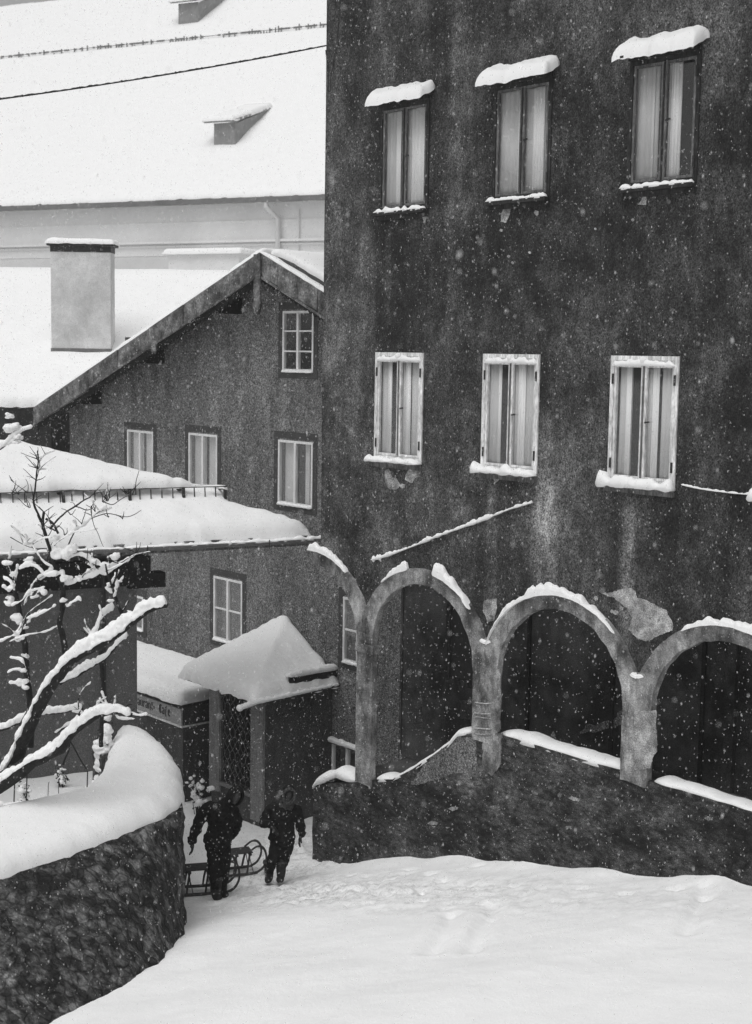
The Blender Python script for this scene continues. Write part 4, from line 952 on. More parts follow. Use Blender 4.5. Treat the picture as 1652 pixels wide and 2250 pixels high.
mb = MB(); snow_poly(mb, [(aL-.05, dF-.06), (aR+.0, dF-.06), (aR+.05, dF+.05), (aR+.05, GD-.003), (aL-.05, GD-.003)], lambda a, d: F.p(a, d, proof(a, d)), .17, .16, .07, .025, 2.5, 2, .03, .05, Tfn=lambda a, d: .17)
mb.build('snow', SNOW, prf, True)
# upstand board near the right-hand eave with snow on it
q = lambda x, y: F.loc(hit(x, y, F.p(aR-.12, 0, 0), FU))
r0 = q(655, 1492); r1 = q(722, 1476)
mb = MB(); bz = r0[2]
mb.bar(F.p(aR-.02, dF+.75, ZP+.20), F.p(aR-.02, GD-.02, ZP+.20), .03, .17); mb.bar(F.p(aR+.005, dF+.72, ZP+.24), F.p(aR+.005, GD-.02, ZP+.24), .02, .02); gb = mb.build('snow_board', M['beam'], prf)
mb = MB(); loaf(mb, [F.p(aR-.04, dF+.70, ZP+.27), F.p(aR-.04, GD+.0, ZP+.27)], .07, .08, seed=5, lump=.2, step=.04); mb.build('snow', SNOW, gb, True)
mb = MB(); mb.tube([F.p(aR+.05, dF-.32, ZP-.13), F.p(aR+.05, dF, ZP-.09), F.p(aR+.05, GD-.02, ZP-.03)], .035, 8); pg = mb.build('gutter', M['dark_metal'], p)
mb = MB(); loaf(mb, [F.p(aR+.05, dF-.36, ZP-.13), F.p(aR+.05, dF, ZP-.08), F.p(aR+.05, GD-.02, ZP-.02)], lambda t: .05-.015*t, lambda t: .07-.03*t, seed=8, lump=.3, step=.03); mb.ell(F.p(aR+.05, dF-.36, ZP-.12), (.06,.06,.06)); mb.build('snow', SNOW, pg, True)

# ------------------------------------------------------------------ curved garden wall, snow cap
wb_px = [(398, 2030), (385, 2062), (330, 2128), (270, 2172), (200, 2207), (110, 2250), (0, 2300), (-120, 2350), (-420, 2440), (-800, 2520)]
base = [on_ground(x, y) for x, y in wb_px]
tp_px = [(393, 1795), (370, 1812), (300, 1840), (250, 1862), (200, 1882), (110, 1912), (0, 1948), (-120, 1990), (-420, 2080), (-800, 2180)]
ztop = hit(393, 1795, base[0], Vector((0, 1, 0))).z
print('WALL', [tuple(round(c, 2) for c in v) for v in base], 'ztop', round(ztop, 2))
tops = [onz(x, y, ztop) for x, y in tp_px]
print('TOPS', [tuple(round(c, 2) for c in v) for v in tops])
gw_ = thing('garden_wall', 'curved rubble stone garden wall with thick rounded snow cap, foreground left', 'wall', base[0])
far = [(385, 1640), (335, 1622), (290, 1612), (255, 1612), (240, 1640), (233, 1672), (215, 1715), (172, 1758), (110, 1772), (22, 1793), (-60, 1815), (-120, 1830), (-420, 1890), (-800, 1960)]
H_ = ztop + .10
cap_far = [onz(x, y, H_) for x, y in [(405, 1745), (400, 1700), (375, 1660), (335, 1628)]]
ring = [Vector((v.x, v.y)) for v in tops[::-1]] + [Vector((v.x, v.y)) for v in [onz(404, 1762, ztop+.1)] + cap_far + [onz(x, y, H_) for x, y in far[2:]]]
mb = MB(); snow_poly(mb, [(v.x, v.y) for v in ring], lambda x, y: Vector((x, y, ztop)), .36, .34, .10, .03, .8, 9, .02, .06)
capo = mb.build('snow_cap', SNOW, gw_, True)
# masonry: outer face from ground to cap, hidden back face
outer_b = base[:]; outer_t = [t.lerp(Vector((b.x, b.y, ztop)), .35) for t, b in zip(tops, base)]
rr_end = [Vector((base[0].x-.13, base[0].y+.5, 0)), Vector((base[0].x-.38, base[0].y+1.3, 0)), Vector((base[0].x-.95, base[0].y+2.4, 0))]
ob = [Vector((v.x, v.y, -.6)) for v in rr_end[::-1]] + [Vector((b_.x+(b_.x-t_.x)*.5/(ztop+.1-b_.z), b_.y+(b_.y-t_.y)*.5/(ztop+.1-b_.z), b_.z-.5)) for b_, t_ in zip(base, tops)]
ot = [Vector((v.x-.04, v.y, ztop+.1)) for v in rr_end[::-1]] + [Vector((v.x, v.y, ztop+.1)) for v in tops]
def densify(l, k=10): return smooth_path(l, k)
ob, ot = densify(ob), densify(ot); mb = MB(); nr = 30; cols = len(ob)
for i in range(cols):
    t = (ob[min(i+1, cols-1)] - ob[max(i-1, 0)]); nrm = Vector((t.y, -t.x, 0)).normalized()
    if nrm.y > 0 and i > cols*.35: nrm = -nrm
    for j in range(nr+1):
        q_ = ob[i].lerp(ot[i], j/nr); e = -.05 + .05*nz(q_, 3.0, 3) + .03*nz(q_, 8, 5) + .012*nz(q_, 20, 8)
        mb.v.append(q_ + nrm*e)
for i in range(cols-1):
    for j in range(nr): k0 = i*(nr+1)+j; mb.f.append((k0, k0+1, k0+nr+2, k0+nr+1))
inn = [v + (Vector((-.8, .55, 0)) if k < 30 else Vector((-.1, .85, 0))) for k, v in enumerate(ot)]
o = len(mb.v)
for v in inn: mb.v += [Vector((v.x, v.y, ztop+.1)), Vector((v.x, v.y, -.3))]
for i in range(cols-1): mb.f += [(i*(nr+1)+nr, o+2*i, o+2*i+2, (i+1)*(nr+1)+nr), (o+2*i, o+2*i+1, o+2*i+3, o+2*i+2)]
mb.build('masonry', M['stone'], gw_, True)
# garden ground inside
gg = [onz(x, y, ztop-.25) for x, y in ((-400, 1900), (60, 1830), (300, 1790), (345, 1640))]
zg = EF.w(110, 1704, WD)[1]; print('ZG', zg, ztop)
gx = [(-14, 16.5), (tops[-1].x, tops[-1].y+.5), (tops[4].x, tops[4].y+.5), (tops[1].x-.5, tops[1].y+.7), (onz(290, 1700, zg).x, onz(290, 1700, zg).y), tuple(EF.p(ca-.4, WD+.1, 0))[:2], tuple(EF.p(-4, WD+.1, 0))[:2], (-14, 21)]
mb = MB(); snow_poly(mb, gx, lambda x, y: Vector((x, y, zg-.05)), .05, .05, .25, .10, 1.2, 12, .0, .3)
gob = mb.build('garden_ground', SNOW, None, True); gob['kind'] = 'structure'

# ------------------------------------------------------------------ the tree
TY = 18.6
tree = thing('bare_tree', 'bare old tree with snow laden dark branches behind the garden wall', 'tree', ony(10, 1700, TY))
tree.location.z = zg
trunk = MB(); snowb = MB(); twigs = MB()
def tw(px, r0, r1, snow=0.0, dy=0.0, dslope=0.0, tgt=None, seed=0, sh=None, cut=False):
    n0 = len(px); pts = [ony(x, y, TY+dy+dslope*i/max(1, n0-1)) for i, (x, y) in enumerate(px)]
    pts = smooth_path(pts, 5); n = len(pts)
    pts = [q_ + Vector((nz(q_, 6, seed), nz(q_, 5, seed+2), nz(q_, 7, seed+4)))*.018 for q_ in pts]
    rad = [r0 + (r1-r0)*i/(n-1) for i in range(n)]
    rad = [r*(1+.25*nz(q_, 9, seed)) for r, q_ in zip(rad, pts)]
    (tgt or trunk).tube(pts, rad, 9 if r0 > .02 else 5)
    if snow:
        loaf(snowb, [q_ + Vector((0, -.25*r, .45*r)) for q_, r in zip(pts, rad)], lambda t: (r0+(r1-r0)*t)*.95+.012, lambda t: snow*(1+.2*math.sin(t*9+seed)), lump=.30, seed=seed, step=max(.025, r0*.35), m=10, under=.45, taper=1.0)
_tw = random.Random(77); SHOOTS = []
def shoots(px, dy, n):
    """fine side shoots off a branch, each with a thread of snow"""
    for k in range(n):
        t = _tw.uniform(.25, 1)*(len(px)-1); i = min(int(t), len(px)-2); f = t-i
        x = px[i][0]+(px[i+1][0]-px[i][0])*f; y = px[i][1]+(px[i+1][1]-px[i][1])*f
        a = R(_tw.uniform(15, 150)); L_ = _tw.uniform(18, 60); b = a + _tw.uniform(-.5, .5)
        m_ = (x+L_*.5*math.cos(a), y-L_*.5*math.sin(a)); e_ = (m_[0]+L_*.5*math.cos(b), m_[1]-L_*.5*math.sin(b)*.8)
        tw([(x, y), m_, e_], .008, .003, _tw.choice([0, .014, .02, .028]), dy, _tw.uniform(-.25, .25), None, k)
        if _tw.random() < .5: tw([m_, (m_[0]+_tw.uniform(-16, 18), m_[1]-_tw.uniform(8, 24))], .005, .002, 0, dy, _tw.uniform(-.1, .1), twigs, k)
def blob(x, y, r, dy=0): 
    r *= .85; c = ony(x, y, TY+dy); rr = random.Random(int(x*7+y))
    for k in range(6):
        c2 = c + Vector((rr.uniform(-1,1), rr.uniform(-.6,.6), rr.uniform(-.6,.6)))*r*.75; o = len(snowb.v); r2 = r*rr.uniform(.25, .62)
        snowb.ell(c2, (r2*1.25, r2, r2*.8), None, 14, 10)
        for i in range(o, len(snowb.v)): v = snowb.v[i]; snowb.v[i] = v + (v-c2)*(.9*nz(v, 9, 3)+.5*nz(v, 24, 5))
# main limb
tw([(-40, 1745), (20, 1690), (50, 1620), (85, 1545), (120, 1490), (165, 1440), (215, 1415), (270, 1378), (320, 1340), (365, 1328)], .13, .05, .11, 0, -.9, seed=1)
tw([(-60, 1760), (30, 1700), (75, 1672), (130, 1640), (165, 1600), (215, 1568), (262, 1562), (290, 1570)], .13, .03, .09, -.4, -.3, seed=2)
tw([(-40, 1590), (0, 1600), (45, 1585), (80, 1565), (130, 1562), (182, 1555)], .05, .03, .07, .2, 0, seed=3)
tw([(262, 1560), (300, 1572), (325, 1570)], .018, .008, .03, -.4, 0, seed=31); tw([(275,1568),(280,1550),(292,1545)], .010, .004, 0, -.4, 0, twigs)
tw([(120, 1610), (170, 1582), (225, 1560), (250, 1562)], .02, .008, .035, -.1, 0, seed=4)
tw([(130,1500), (180,1472), (225, 1448), (262, 1408), (280, 1400)], .045, .02, .07, .25, .1, seed=5)
tw([(190, 1428), (205, 1395), (225, 1352), (250, 1335)], .032, .02, .07, 0, .3, seed=6)
tw([(148, 1445), (138, 1400), (132, 1370), (137, 1325), (138, 1290), (127, 1262), (112, 1215), (100, 1175), (95, 1155), (96, 1125)], .045, .018, .0, .15, -.2, seed=7)
tw([(97, 1165), (85, 1135), (75, 1105), (80, 1060), (84, 1010), (82, 990)], .020, .006, 0, 0, -.3, twigs, 8)
tw([(100, 1140), (118, 1150), (128, 1172)], .02, .015, .0, 0, 0, twigs, 9)
tw([(110, 1160), (140, 1130), (165, 1112), (200, 1090)], .014, .008, 0, 0, -.4, twigs, 10)
tw([(165, 1112), (190, 1118), (205, 1113)], .009, .004, 0, 0, 0, twigs, 11); tw([(225, 1102), (250, 1108), (275, 1092), (300, 1086)], .008, .003, 0, -.2, 0, twigs, 12)
tw([(262, 1378), (268, 1350), (255, 1318), (240, 1270), (232, 1240)], .028, .010, 0, -.2, -.2, seed=13); tw([(268, 1345), (282, 1320)], .018, .014, .02, -.2, 0, seed=14)
tw([(132, 1280), (150, 1282), (180, 1272), (220, 1258), (260, 1240), (285, 1228)], .018, .010, .055, .1, 0, seed=15)
tw([(120, 1250), (95, 1262), (70, 1290), (52, 1330)], .018, .008, .035, .1, .2, seed=16); tw([(118, 1308), (90, 1325), (60, 1350), (45, 1390), (22, 1400), (-10, 1410)], .012, .008, .02, .1, .2, seed=17)
tw([(130,1375), (100, 1388), (60, 1395), (20, 1410)], .010, .006, .02, .2, 0, seed=32)
tw([(150, 1175), (180, 1155), (210, 1128), (235, 1110)], .012, .006, .03, .1, -.2, seed=18); tw([(180, 1150), (230, 1128), (280, 1135), (310, 1120)], .008, .004, 0, .1, 0, twigs, 19)
tw([(138, 1232), (150, 1200), (165, 1165)], .014, .008, .0, 0, 0, twigs, 20)
# left upright stem with snow stuck to it
tw([(68, 1640), (66, 1560), (62, 1500), (58, 1440), (48, 1380), (40, 1330), (25, 1270), (18, 1230)], .045, .03, 0, .5, .3, seed=21)
for (x, y, r) in ((60,1440,.06), (58,1470,.055), (52,1400,.07), (45,1360,.09), (30,1320,.12), (25,1290,.1), (62,1510,.05)): blob(x-6, y, r, .45)
tw([(20, 1500), (45, 1502), (62, 1500)], .02, .02, .05, .5, 0, seed=22)
tw([(140, 1680), (150, 1650), (160, 1600), (178, 1560)], .014, .008, 0, -.3, 0, twigs, 23)
tw([(222, 1430), (226, 1500), (224, 1560), (222, 1640)], .03, .03, 0, .9, 0, seed=24)
tw([(175, 1575), (172, 1540), (185, 1510), (200, 1498)], .009, .006, .02, 0, 0, seed=25)
for (x, y, r) in ((68,1238,.06), (60,1228,.06), (140,1215,.13), (160,1205,.10), (128,1205,.09), (120,1185,.06), (225,1240,.075), (250,1222,.075), (137,1318,.07), (210,1232,.05), (262,1215,.04), (142,1270,.08), (150,1330,.04),(128,1258,.09),(175,1270,.05),(90,1300,.06),(75,1308,.06),(240,1285,.05),(262,1278,.035),(245,1320,.05),(40,1245,.05),(24,1262,.07),(18,1235,.06),(205,1345,.045)): blob(x, y, r)
rt_ = random.Random(11)
for (x, y) in ((97,1125),(84,1010),(80,1055),(82,1030),(165,1112),(200,1090),(235,1100),(240,1135),(270,1140),(155,1130),(75,1100),(65,1115),(26,1085),(40,1085),(180,1150),(225,1102),(210,1128),(278,1085),(190,1240),(262,1240),(142,1175),(112,1150),(300,1215),(120,1165),(30,1060),(60,1080)):
    for k in range(rt_.randint(2, 4)):
        L_ = rt_.uniform(14, 42); an_ = rt_.uniform(R(20), R(160)); x2, y2 = x+L_*math.cos(an_), y-L_*math.sin(an_)*.9
        tw([(x, y), ((x+x2)/2+rt_.uniform(-3, 3), (y+y2)/2), (x2, y2)], .007, .003, 0, rt_.uniform(-.1, .1), rt_.uniform(-.2, .2), twigs, k)
for (px_, r0_, sn_, sd_) in (([(40,1250),(70,1240),(100,1262),(125,1262)], .010, .045, 51), ([(140,1232),(175,1218),(205,1235),(225,1242)], .010, .05, 52), ([(22,1330),(48,1320),(66,1300),(100,1290)], .010, .035, 53), ([(60,1360),(95,1345),(125,1330)], .008, .03, 54),
        ([(205,1250),(232,1262),(262,1240)], .008, .03, 55), ([(228,1290),(246,1300),(262,1280),(272,1268)], .008, .04, 56), ([(60,1478),(35,1470),(15,1478)], .010, .03, 57), ([(150,1330),(172,1318),(180,1322)], .010, .04, 58), ([(150,1620),(165,1650),(190,1690)], .012, 0, 59),
        ([(22,1180),(60,1200),(98,1205)], .006, .0, 60), ([(120,1200),(140,1180),(170,1168),(215,1162)], .006, .02, 61), ([(205,1395),(190,1380),(185,1360)], .008, .03, 62), ([(225,1352),(215,1330)], .008, .03, 63), ([(300,1360),(318,1330),(322,1312)], .014, .02, 64), ([(245,1560),(262,1578),(300,1580)], .008, .03, 65), ([(20,1445),(45,1450),(60,1470)], .008, .03, 66), ([(200,1110),(205,1150),(222,1185),(228,1200)], .006, .0, 67), ([(70,1200),(92,1230),(118,1250)], .008, .03, 68)):
    tw(px_, r0_, r0_*.5, sn_, rt_.uniform(-.3, .3) if 'rt_' in globals() else 0, 0, seed=sd_)
for px_, dy_, n_ in (([(138, 1400), (138, 1290), (112, 1215), (95, 1155)], .1, 9), ([(132, 1280), (180, 1272), (285, 1228)], .1, 9), ([(150, 1175), (180, 1155), (235, 1110)], .1, 6), ([(120, 1250), (95, 1262), (52, 1330)], .2, 6), ([(85, 1135), (80, 1060), (84, 1010)], -.1, 6), ([(262, 1350), (232, 1240)], -.3, 5), ([(60, 1440), (40, 1330), (18, 1230)], .5, 8), ([(118, 1308), (45, 1390), (22, 1400)], .2, 6), ([(225, 1568), (290, 1570)], -.5, 4), ([(170, 1582), (250, 1562)], -.1, 4), ([(200, 1095), (300, 1086)], 0, 4), ([(30, 1200), (100, 1190)], 0, 5), ([(270, 1378), (350, 1332)], -.6, 3), ([(190, 1428), (225, 1352)], .1, 3)):
    shoots(px_, dy_, n_)
tk = trunk.build('trunk', M['bark'], tree, True); twigs.build('crown_twigs', M['bark'], tree); remesh('snow', snowb, .011, SNOW, tree, 2, .014, 3)  # second mesh: fine twigs, some not joined to a branch
# big trunk foot down to the garden
mb = MB(); f0 = ony(-50, 1752, TY); mb.tube([Vector((f0.x-.1, f0.y, zg-.3)), Vector((f0.x-.05, f0.y, (zg+f0.z)/2)), f0], [.2, .16, .14], 10, .3); mb.build('root_stem', M['bark'], tree, True)
# second small branch entering at the left edge, higher up
tree2 = thing('snowy_branch_tree', 'tree mostly outside the frame, its snowy twig reaching in over the cottage roof', 'tree', (-8.5, 21, 0))
trunk = MB(); snowb = MB(); TY = 20.5
tw([(-60, 1010), (0, 985), (40, 950), (72, 938)], .03, .008, .05, 0, 0, seed=41); tw([(-40, 985), (20, 975), (50, 942)], .02, .006, .05, 0, 0, seed=42)
for (x, y, r) in ((28,935,.12),(35,955,.10),(20,912,.08),(38,968,.06)): blob(x, y, r)
mb = MB(); f0 = ony(-60, 1010, TY); trunk.tube([Vector((f0.x-.6, f0.y, .0)), Vector((f0.x-.5, f0.y, 4)), f0], [.18, .12, .03], 8, .2)
trunk.build('trunk', M['bark'], tree2, True); snowb.build('snow', SNOW, tree2, True)

# ------------------------------------------------------------------ shrubs and garden stalks
def shrub(label, c, n, spread, h, seed, blobs=6, rb=.05, loc=None, name='shrub', group=None):
    rr = random.Random(seed); s = thing(name, label, 'shrub', c, group); st = MB(); sn = MB(); lf = MB()
    for k in range(n):
        a = rr.uniform(0, 6.28); r = rr.random()*spread; hh = h*rr.uniform(.5, 1)
        tip = Vector(c) + Vector((math.cos(a)*r, math.sin(a)*r*.6, hh)); mid_ = Vector(c).lerp(tip, .5) + Vector((rr.uniform(-.04,.04), rr.uniform(-.04,.04), .03))
        st.tube([Vector(c)+Vector((math.cos(a)*r*.3, math.sin(a)*r*.3, -.05)), mid_, tip], [.008, .006, .003], 5)
        for q in range(5):
            t = rr.uniform(.35, 1); b_ = Vector(c).lerp(tip, t) + Vector((rr.uniform(-.05,.05), rr.uniform(-.05,.05), rr.uniform(-.02,.03))); w_ = rr.uniform(.015, .04)
            d_ = Vector((rr.uniform(-1,1), rr.uniform(-1,1), rr.uniform(-.6,.2))).normalized(); e_ = d_.orthogonal().normalized()*w_*.45
            lf.add([b_, b_+d_*w_+e_, b_+d_*w_*2.1, b_+d_*w_-e_], [(0,1,2,3)])
        if k < blobs:
            for q in range(7):
                b_ = Vector(c).lerp(tip, rr.uniform(.3, 1)) + Vector((rr.gauss(0, .03), rr.gauss(0, .03), rr.gauss(0, .02))); r_ = rb*rr.uniform(.25, .75); sn.ell(b_+Vector((0,0,.02)), (r_*rr.uniform(.7,1.3), r_, r_*rr.uniform(.5, .9)), None, 8, 6)
    st.build('stems', M['bark'], s); lf.build('leaves', M['beam'], s)
    if sn.v:
        remesh('snow', sn, .010, SNOW, s, 1, .015, seed)
    return s
def gp_(x, y): q = on_ground(x, y); return (q.x, q.y, gz(q.x, q.y))
q = hit(436, 1775, F.p(0, .05, 0), FN); shrub('snow dusted leafy shrub at the foot of the annex by the porch post', (q.x, q.y, gz(q.x, q.y)), 16, .26, .75, 3, 10, .075)
for k, (x, y, n, sp, h, lb_, bl, rb) in enumerate([(226, 1745, 22, .17, 1.25, 'tall shrub packed with snow against the wall cap', 22, .12), (205, 1768, 12, .2, .35, 'low snow flecked shrub in the notch of the wall cap', 8, .06), (138, 1730, 8, .12, .40, 'small drooping plant dotted with snow in the garden bed', 5, .045), (52, 1775, 8, .12, .38, 'small plant with snow lumps behind the rail', 5, .06)]):
    q = onz(x, y, zg); shrub(lb_, (q.x, q.y, zg), n, sp, h, 20+k, bl, rb)
for k, (x, y) in enumerate(((190, 1772), (57, 1790), (30, 1790), (105, 1760), (128, 1745))):
    q = onz(x, y, zg); mb = MB(); mb.tube([q-Vector((0,0,.1)), q+Vector((.01,.0,.25)), q+Vector((.02,.01,[.55,.6,.5,.3,.25][k]))], .010 if k < 3 else .006, 5)
    tag(mb.build('garden_stake', M['bark']), ['thin upright stake beside the snow packed shrub', 'thin stake behind the snowy rail, right one', 'thin stake behind the snowy rail, leftmost', 'short dry stalk in the open garden bed', 'short dry stalk near the drooping plant'][k], 'stake', 'stakes and stalks in the garden')
q0, q1 = onz(-20, 1772, zg+.3), onz(92, 1775, zg+.3); rl = thing('garden_rail', 'low rustic branch rail with snow at the left edge of the garden', 'fence', (q0.x, q0.y, zg))
mb = MB(); mb.tube(smooth_path([q0, q0.lerp(q1, .5)+Vector((0,0,.03)), q1], 4), .018, 7); mb.build('rail', M['bark'], rl, True)
for t in (.35, .55, .8):
    c_ = q0.lerp(q1, t)
    for sx in (-.1, .1): mb = MB(); mb.tube([c_, Vector((c_.x+sx, c_.y, zg-.05))], .010, 5); mb.build('leg', M['bark'], rl)
mb = MB(); loaf(mb, [q0+Vector((0,0,.01)), q0.lerp(q1, .5)+Vector((0,0,.04)), q1+Vector((0,0,.01))], .03, .05, seed=3, lump=.5, step=.02); mb.build('snow', SNOW, rl, True)

# ------------------------------------------------------------------ overhead cable
c0 = F.w(717, 100, -.02); pa = F.p(.13, -.02, c0[1]); pb = pa + (ony(-60, 199, 20.0) - pa)*1.9
mb = MB(); cps = [pa.lerp(pb, t) + Vector((0, 0, -.16*4*t*(1-t))) for t in [i/20 for i in range(21)]]; mb.tube(cps, .010, 6)
oc = mb.build('overhead_cable', M['dark_metal']); tag(oc, 'thin black overhead cable crossing the white roof from the house corner', 'cable')
mb = MB(); loaf(mb, [v+Vector((0,0,.006)) for v in cps], .008, .010, lump=.8, seed=2, step=.03)
for t in (.06, .14, .20, .24, .32, .38, .46, .49, .6, .75): mb.ell(pa.lerp(pb, t)+Vector((0,0,-.16*4*t*(1-t)+.005)), (.022,.018,.018), None, 8, 6)
mb.build('clip', M['dark_metal'], oc)

# ------------------------------------------------------------------ people
def cap(mb, pts, rad): 
    """limb with rounded ends through joints"""
    P = [Vector(p) for p in pts]; sp = smooth_path(P, 4); n = len(sp); rr = []
    for i in range(n):
        f = i/(n-1)*(len(rad)-1); k = min(int(f), len(rad)-2); rr.append(rad[k]+(rad[k+1]-rad[k])*(f-k))
    mb.tube(sp, rr, 12); mb.ell(sp[0], (rr[0],)*3, None, 12, 8); mb.ell(sp[-1], (rr[-1],)*3, None, 12, 8); return mb
def hand(parent, wrist, d, side, curl=.5, s=1.0, m='leather'):
    """gloved hand: palm, four bent fingers, thumb on the side"""
    d = Vector(d).normalized(); side = Vector(side); side = (side - d*side.dot(d)).normalized(); pn = d.cross(side).normalized()
    mb = MB(); rot = Matrix((side, pn, d)).transposed(); mb.ell(wrist + d*.045*s, (.042*s, .02*s, .055*s), rot)
    mb.tube([wrist-d*.03*s, wrist+d*.03*s], [.032*s, .03*s], 10)
    for i, (o_, L) in enumerate(((-.03, .062), (-.01, .072), (.01, .068), (.029, .054))):
        b0 = wrist + d*.085*s + side*o_*s; k1 = b0 + (d*math.cos(curl*.5) + pn*math.sin(curl*.5))*L*.5*s; k2 = k1 + (d*math.cos(curl*1.5) + pn*math.sin(curl*1.5))*L*.5*s
        cap(mb, [b0, k1, k2], [.0115*s, .010*s, .0085*s])
    t0 = wrist + d*.03*s - side*.036*s; t1 = t0 + (d*.7 - side*.6 + pn*.3).normalized()*.035*s; t2 = t1 + (d*.9 - side*.1 + pn*.45).normalized()*.032*s
    cap(mb, [t0, t1, t2], [.0135*s, .012*s, .010*s]); return mb
def person(label, Y, px, sc, mats):
    """px: joint name -> (x, y, dy) read off the photograph, dy metres nearer/farther"""
    J = {k: ony(x, y, Y+dy) for k, (x, y, dy) in ((k, v) for k, v in px.items() if k[0] != '_')}
    fz = min(J['footL'].z, J['footR'].z)
    root = thing('person', label, 'person', (J['pelvis'].x, J['pelvis'].y, fz))
    # body: one continuous mesh with head and face
    mb = MB(); hd = J['head']; face = J['face'] - J['head']; face.normalize(); up_ = (J['head'] - J['neck']).normalized(); up_ = (up_ - face*up_.dot(face)).normalized(); rgt = face.cross(up_)
    rot = Matrix((rgt, face, up_)).transposed()
    mb.ell(hd, (.075*sc, .092*sc, .112*sc), rot, 20, 14); cap(mb, [J['neck'], hd-up_*.05*sc], [.055*sc, .05*sc])
    mb.ell(hd + face*.095*sc - up_*.02*sc, (.012*sc, .018*sc, .024*sc), rot, 8, 6)      # nose
    mb.ell(hd + face*.078*sc - up_*.078*sc, (.03*sc, .02*sc, .022*sc), rot, 8, 6)       # chin
    mb.ell(hd + face*.086*sc - up_*.052*sc, (.022*sc, .01*sc, .007*sc), rot, 8, 6)      # mouth
    for sx in (-1, 1):
        mb.ell(hd + rgt*sx*.076*sc - up_*.01*sc, (.012*sc, .02*sc, .03*sc), rot, 8, 6); mb.ell(hd + rgt*sx*.03*sc + face*.082*sc + up_*.022*sc, (.018*sc, .012*sc, .008*sc), rot, 8, 6)
    cap(mb, [J['pelvis'], J['waist'], J['chest'], J['neck']], [.14*sc, .125*sc, .145*sc, .07*sc])
    for s_ in 'LR':
        cap(mb, [J['chest'].lerp(J['sh'+s_], .7), J['sh'+s_], J['el'+s_], J['wr'+s_]], [.06*sc, .058*sc, .042*sc, .03*sc])
        cap(mb, [J['pelvis'].lerp(J['hip'+s_], .8), J['hip'+s_], J['knee'+s_], J['foot'+s_]+Vector((0,0,.12))], [.09*sc, .085*sc, .05*sc, .03*sc])
    remesh('body', mb, .012, M['skin'], root)
    # jacket
    mb = MB(); cap(mb, [J['hem'], J['waist'], J['chest'], J['neck']-Vector((0,0,.01))], [px['_hem'], px['_waist'], px['_chest'], .10*sc])
    mb.tube([J['hem']+Vector((0,0,-.03)), J['hem']+Vector((0,0,.05))], [px['_hem']*1.04, px['_hem']], 14)
    for s_ in 'LR': cap(mb, [J['chest'].lerp(J['sh'+s_], .5), J['sh'+s_], J['el'+s_], J['wr'+s_]], [.11*sc, .098*sc, .085*sc, .062*sc])
    JK = remesh('jacket', mb, .014, mats[0], root, 2, .022, 3)
    mb = MB()
    mb = MB()
    for s_ in 'LR': cap(mb, [J['pelvis'].lerp(J['hip'+s_], .6), J['hip'+s_], J['knee'+s_], J['foot'+s_]+Vector((0,0,.16*sc))], [.13*sc, .128*sc, .10*sc, .075*sc])
    remesh('trousers', mb, .014, mats[1], root, 2, .02, 5)
    for s_ in 'LR':
        f = J['foot'+s_]; td = Vector(px['_toe']).normalized(); mb = MB(); cap(mb, [f+Vector((0,0,.30*sc)), f+Vector((0,0,.10*sc))], [.095*sc, .078*sc]); mb.ell(f + td*.05*sc + Vector((0,0,.05*sc)), (.068*sc, .15*sc, .065*sc), Matrix((Vector((td.y, -td.x, 0)), td, Vector((0,0,1)))).transposed())
        mb.tube([f+Vector((0,0,.29*sc)), f+Vector((0,0,.33*sc))], [.104*sc, .10*sc], 12)
        bt = remesh('boot', mb, .012, M['leather'], root, 1, .006, 7)
        mb = MB(); mb.tube([f+Vector((0,0,.315*sc)), f+Vector((0,0,.35*sc))], [.107*sc, .10*sc], 14, .15); mb.build('boot_cuff', M['fur'], bt, True)
    for s_, hd_, cu in (('L', px['_handL'], .5), ('R', px['_handR'], .5)):
        mb = hand(root, J['wr'+s_], Vector(hd_), Vector((0, -1, 0)) if s_ == 'L' else Vector((0, 1, 0)), cu, 1.45*sc); remesh('glove', mb, .006, M['leather'], root, 1)
        mb = MB(); mb.tube([J['wr'+s_]-Vector(hd_).normalized()*.05*sc, J['wr'+s_]+Vector(hd_).normalized()*.02*sc], [.07*sc, .062*sc], 12); mb.build('cuff', mats[0], root, True)
    # hood: shell open at the face
    mb = MB(); rh = (.13*sc, .14*sc, .165*sc); mb.ell(hd - face*.02*sc, rh, rot, 24, 16); bm_v = mb.v; keep = []
    op = {i for i, v in enumerate(bm_v) if (v-hd).dot(face) > .075*sc and abs((v-hd).dot(up_)) < .11*sc and abs((v-hd).dot(rgt)) < .085*sc}
    mb.f = [f for f in mb.f if not all(i in op for i in f)]; mb.build('hood', mats[0], root, True)
    mb = MB(); cap(mb, [J['neck'].lerp(hd, .2)-face*.02, J['neck']-Vector((0,0,.03))], [.105*sc, .13*sc]); remesh('collar', mb, .014, mats[2], root, 2, .015, 9)
    if px.get('_fur'):
        mb = MB(); ring = []
        for i in range(25): a = 2*math.pi*i/24; ring.append(hd + face*.085*sc + rgt*math.cos(a)*.098*sc + up_*(math.sin(a)*.125*sc))
        mb.tube(ring, .028*sc, 8, .5); mb.build('fur_trim', M['fur'], root, True)
    return root, J
y1 = on_ground(475, 1972); y2 = on_ground(603, 1935); print('PEOPLE', y1, y2)
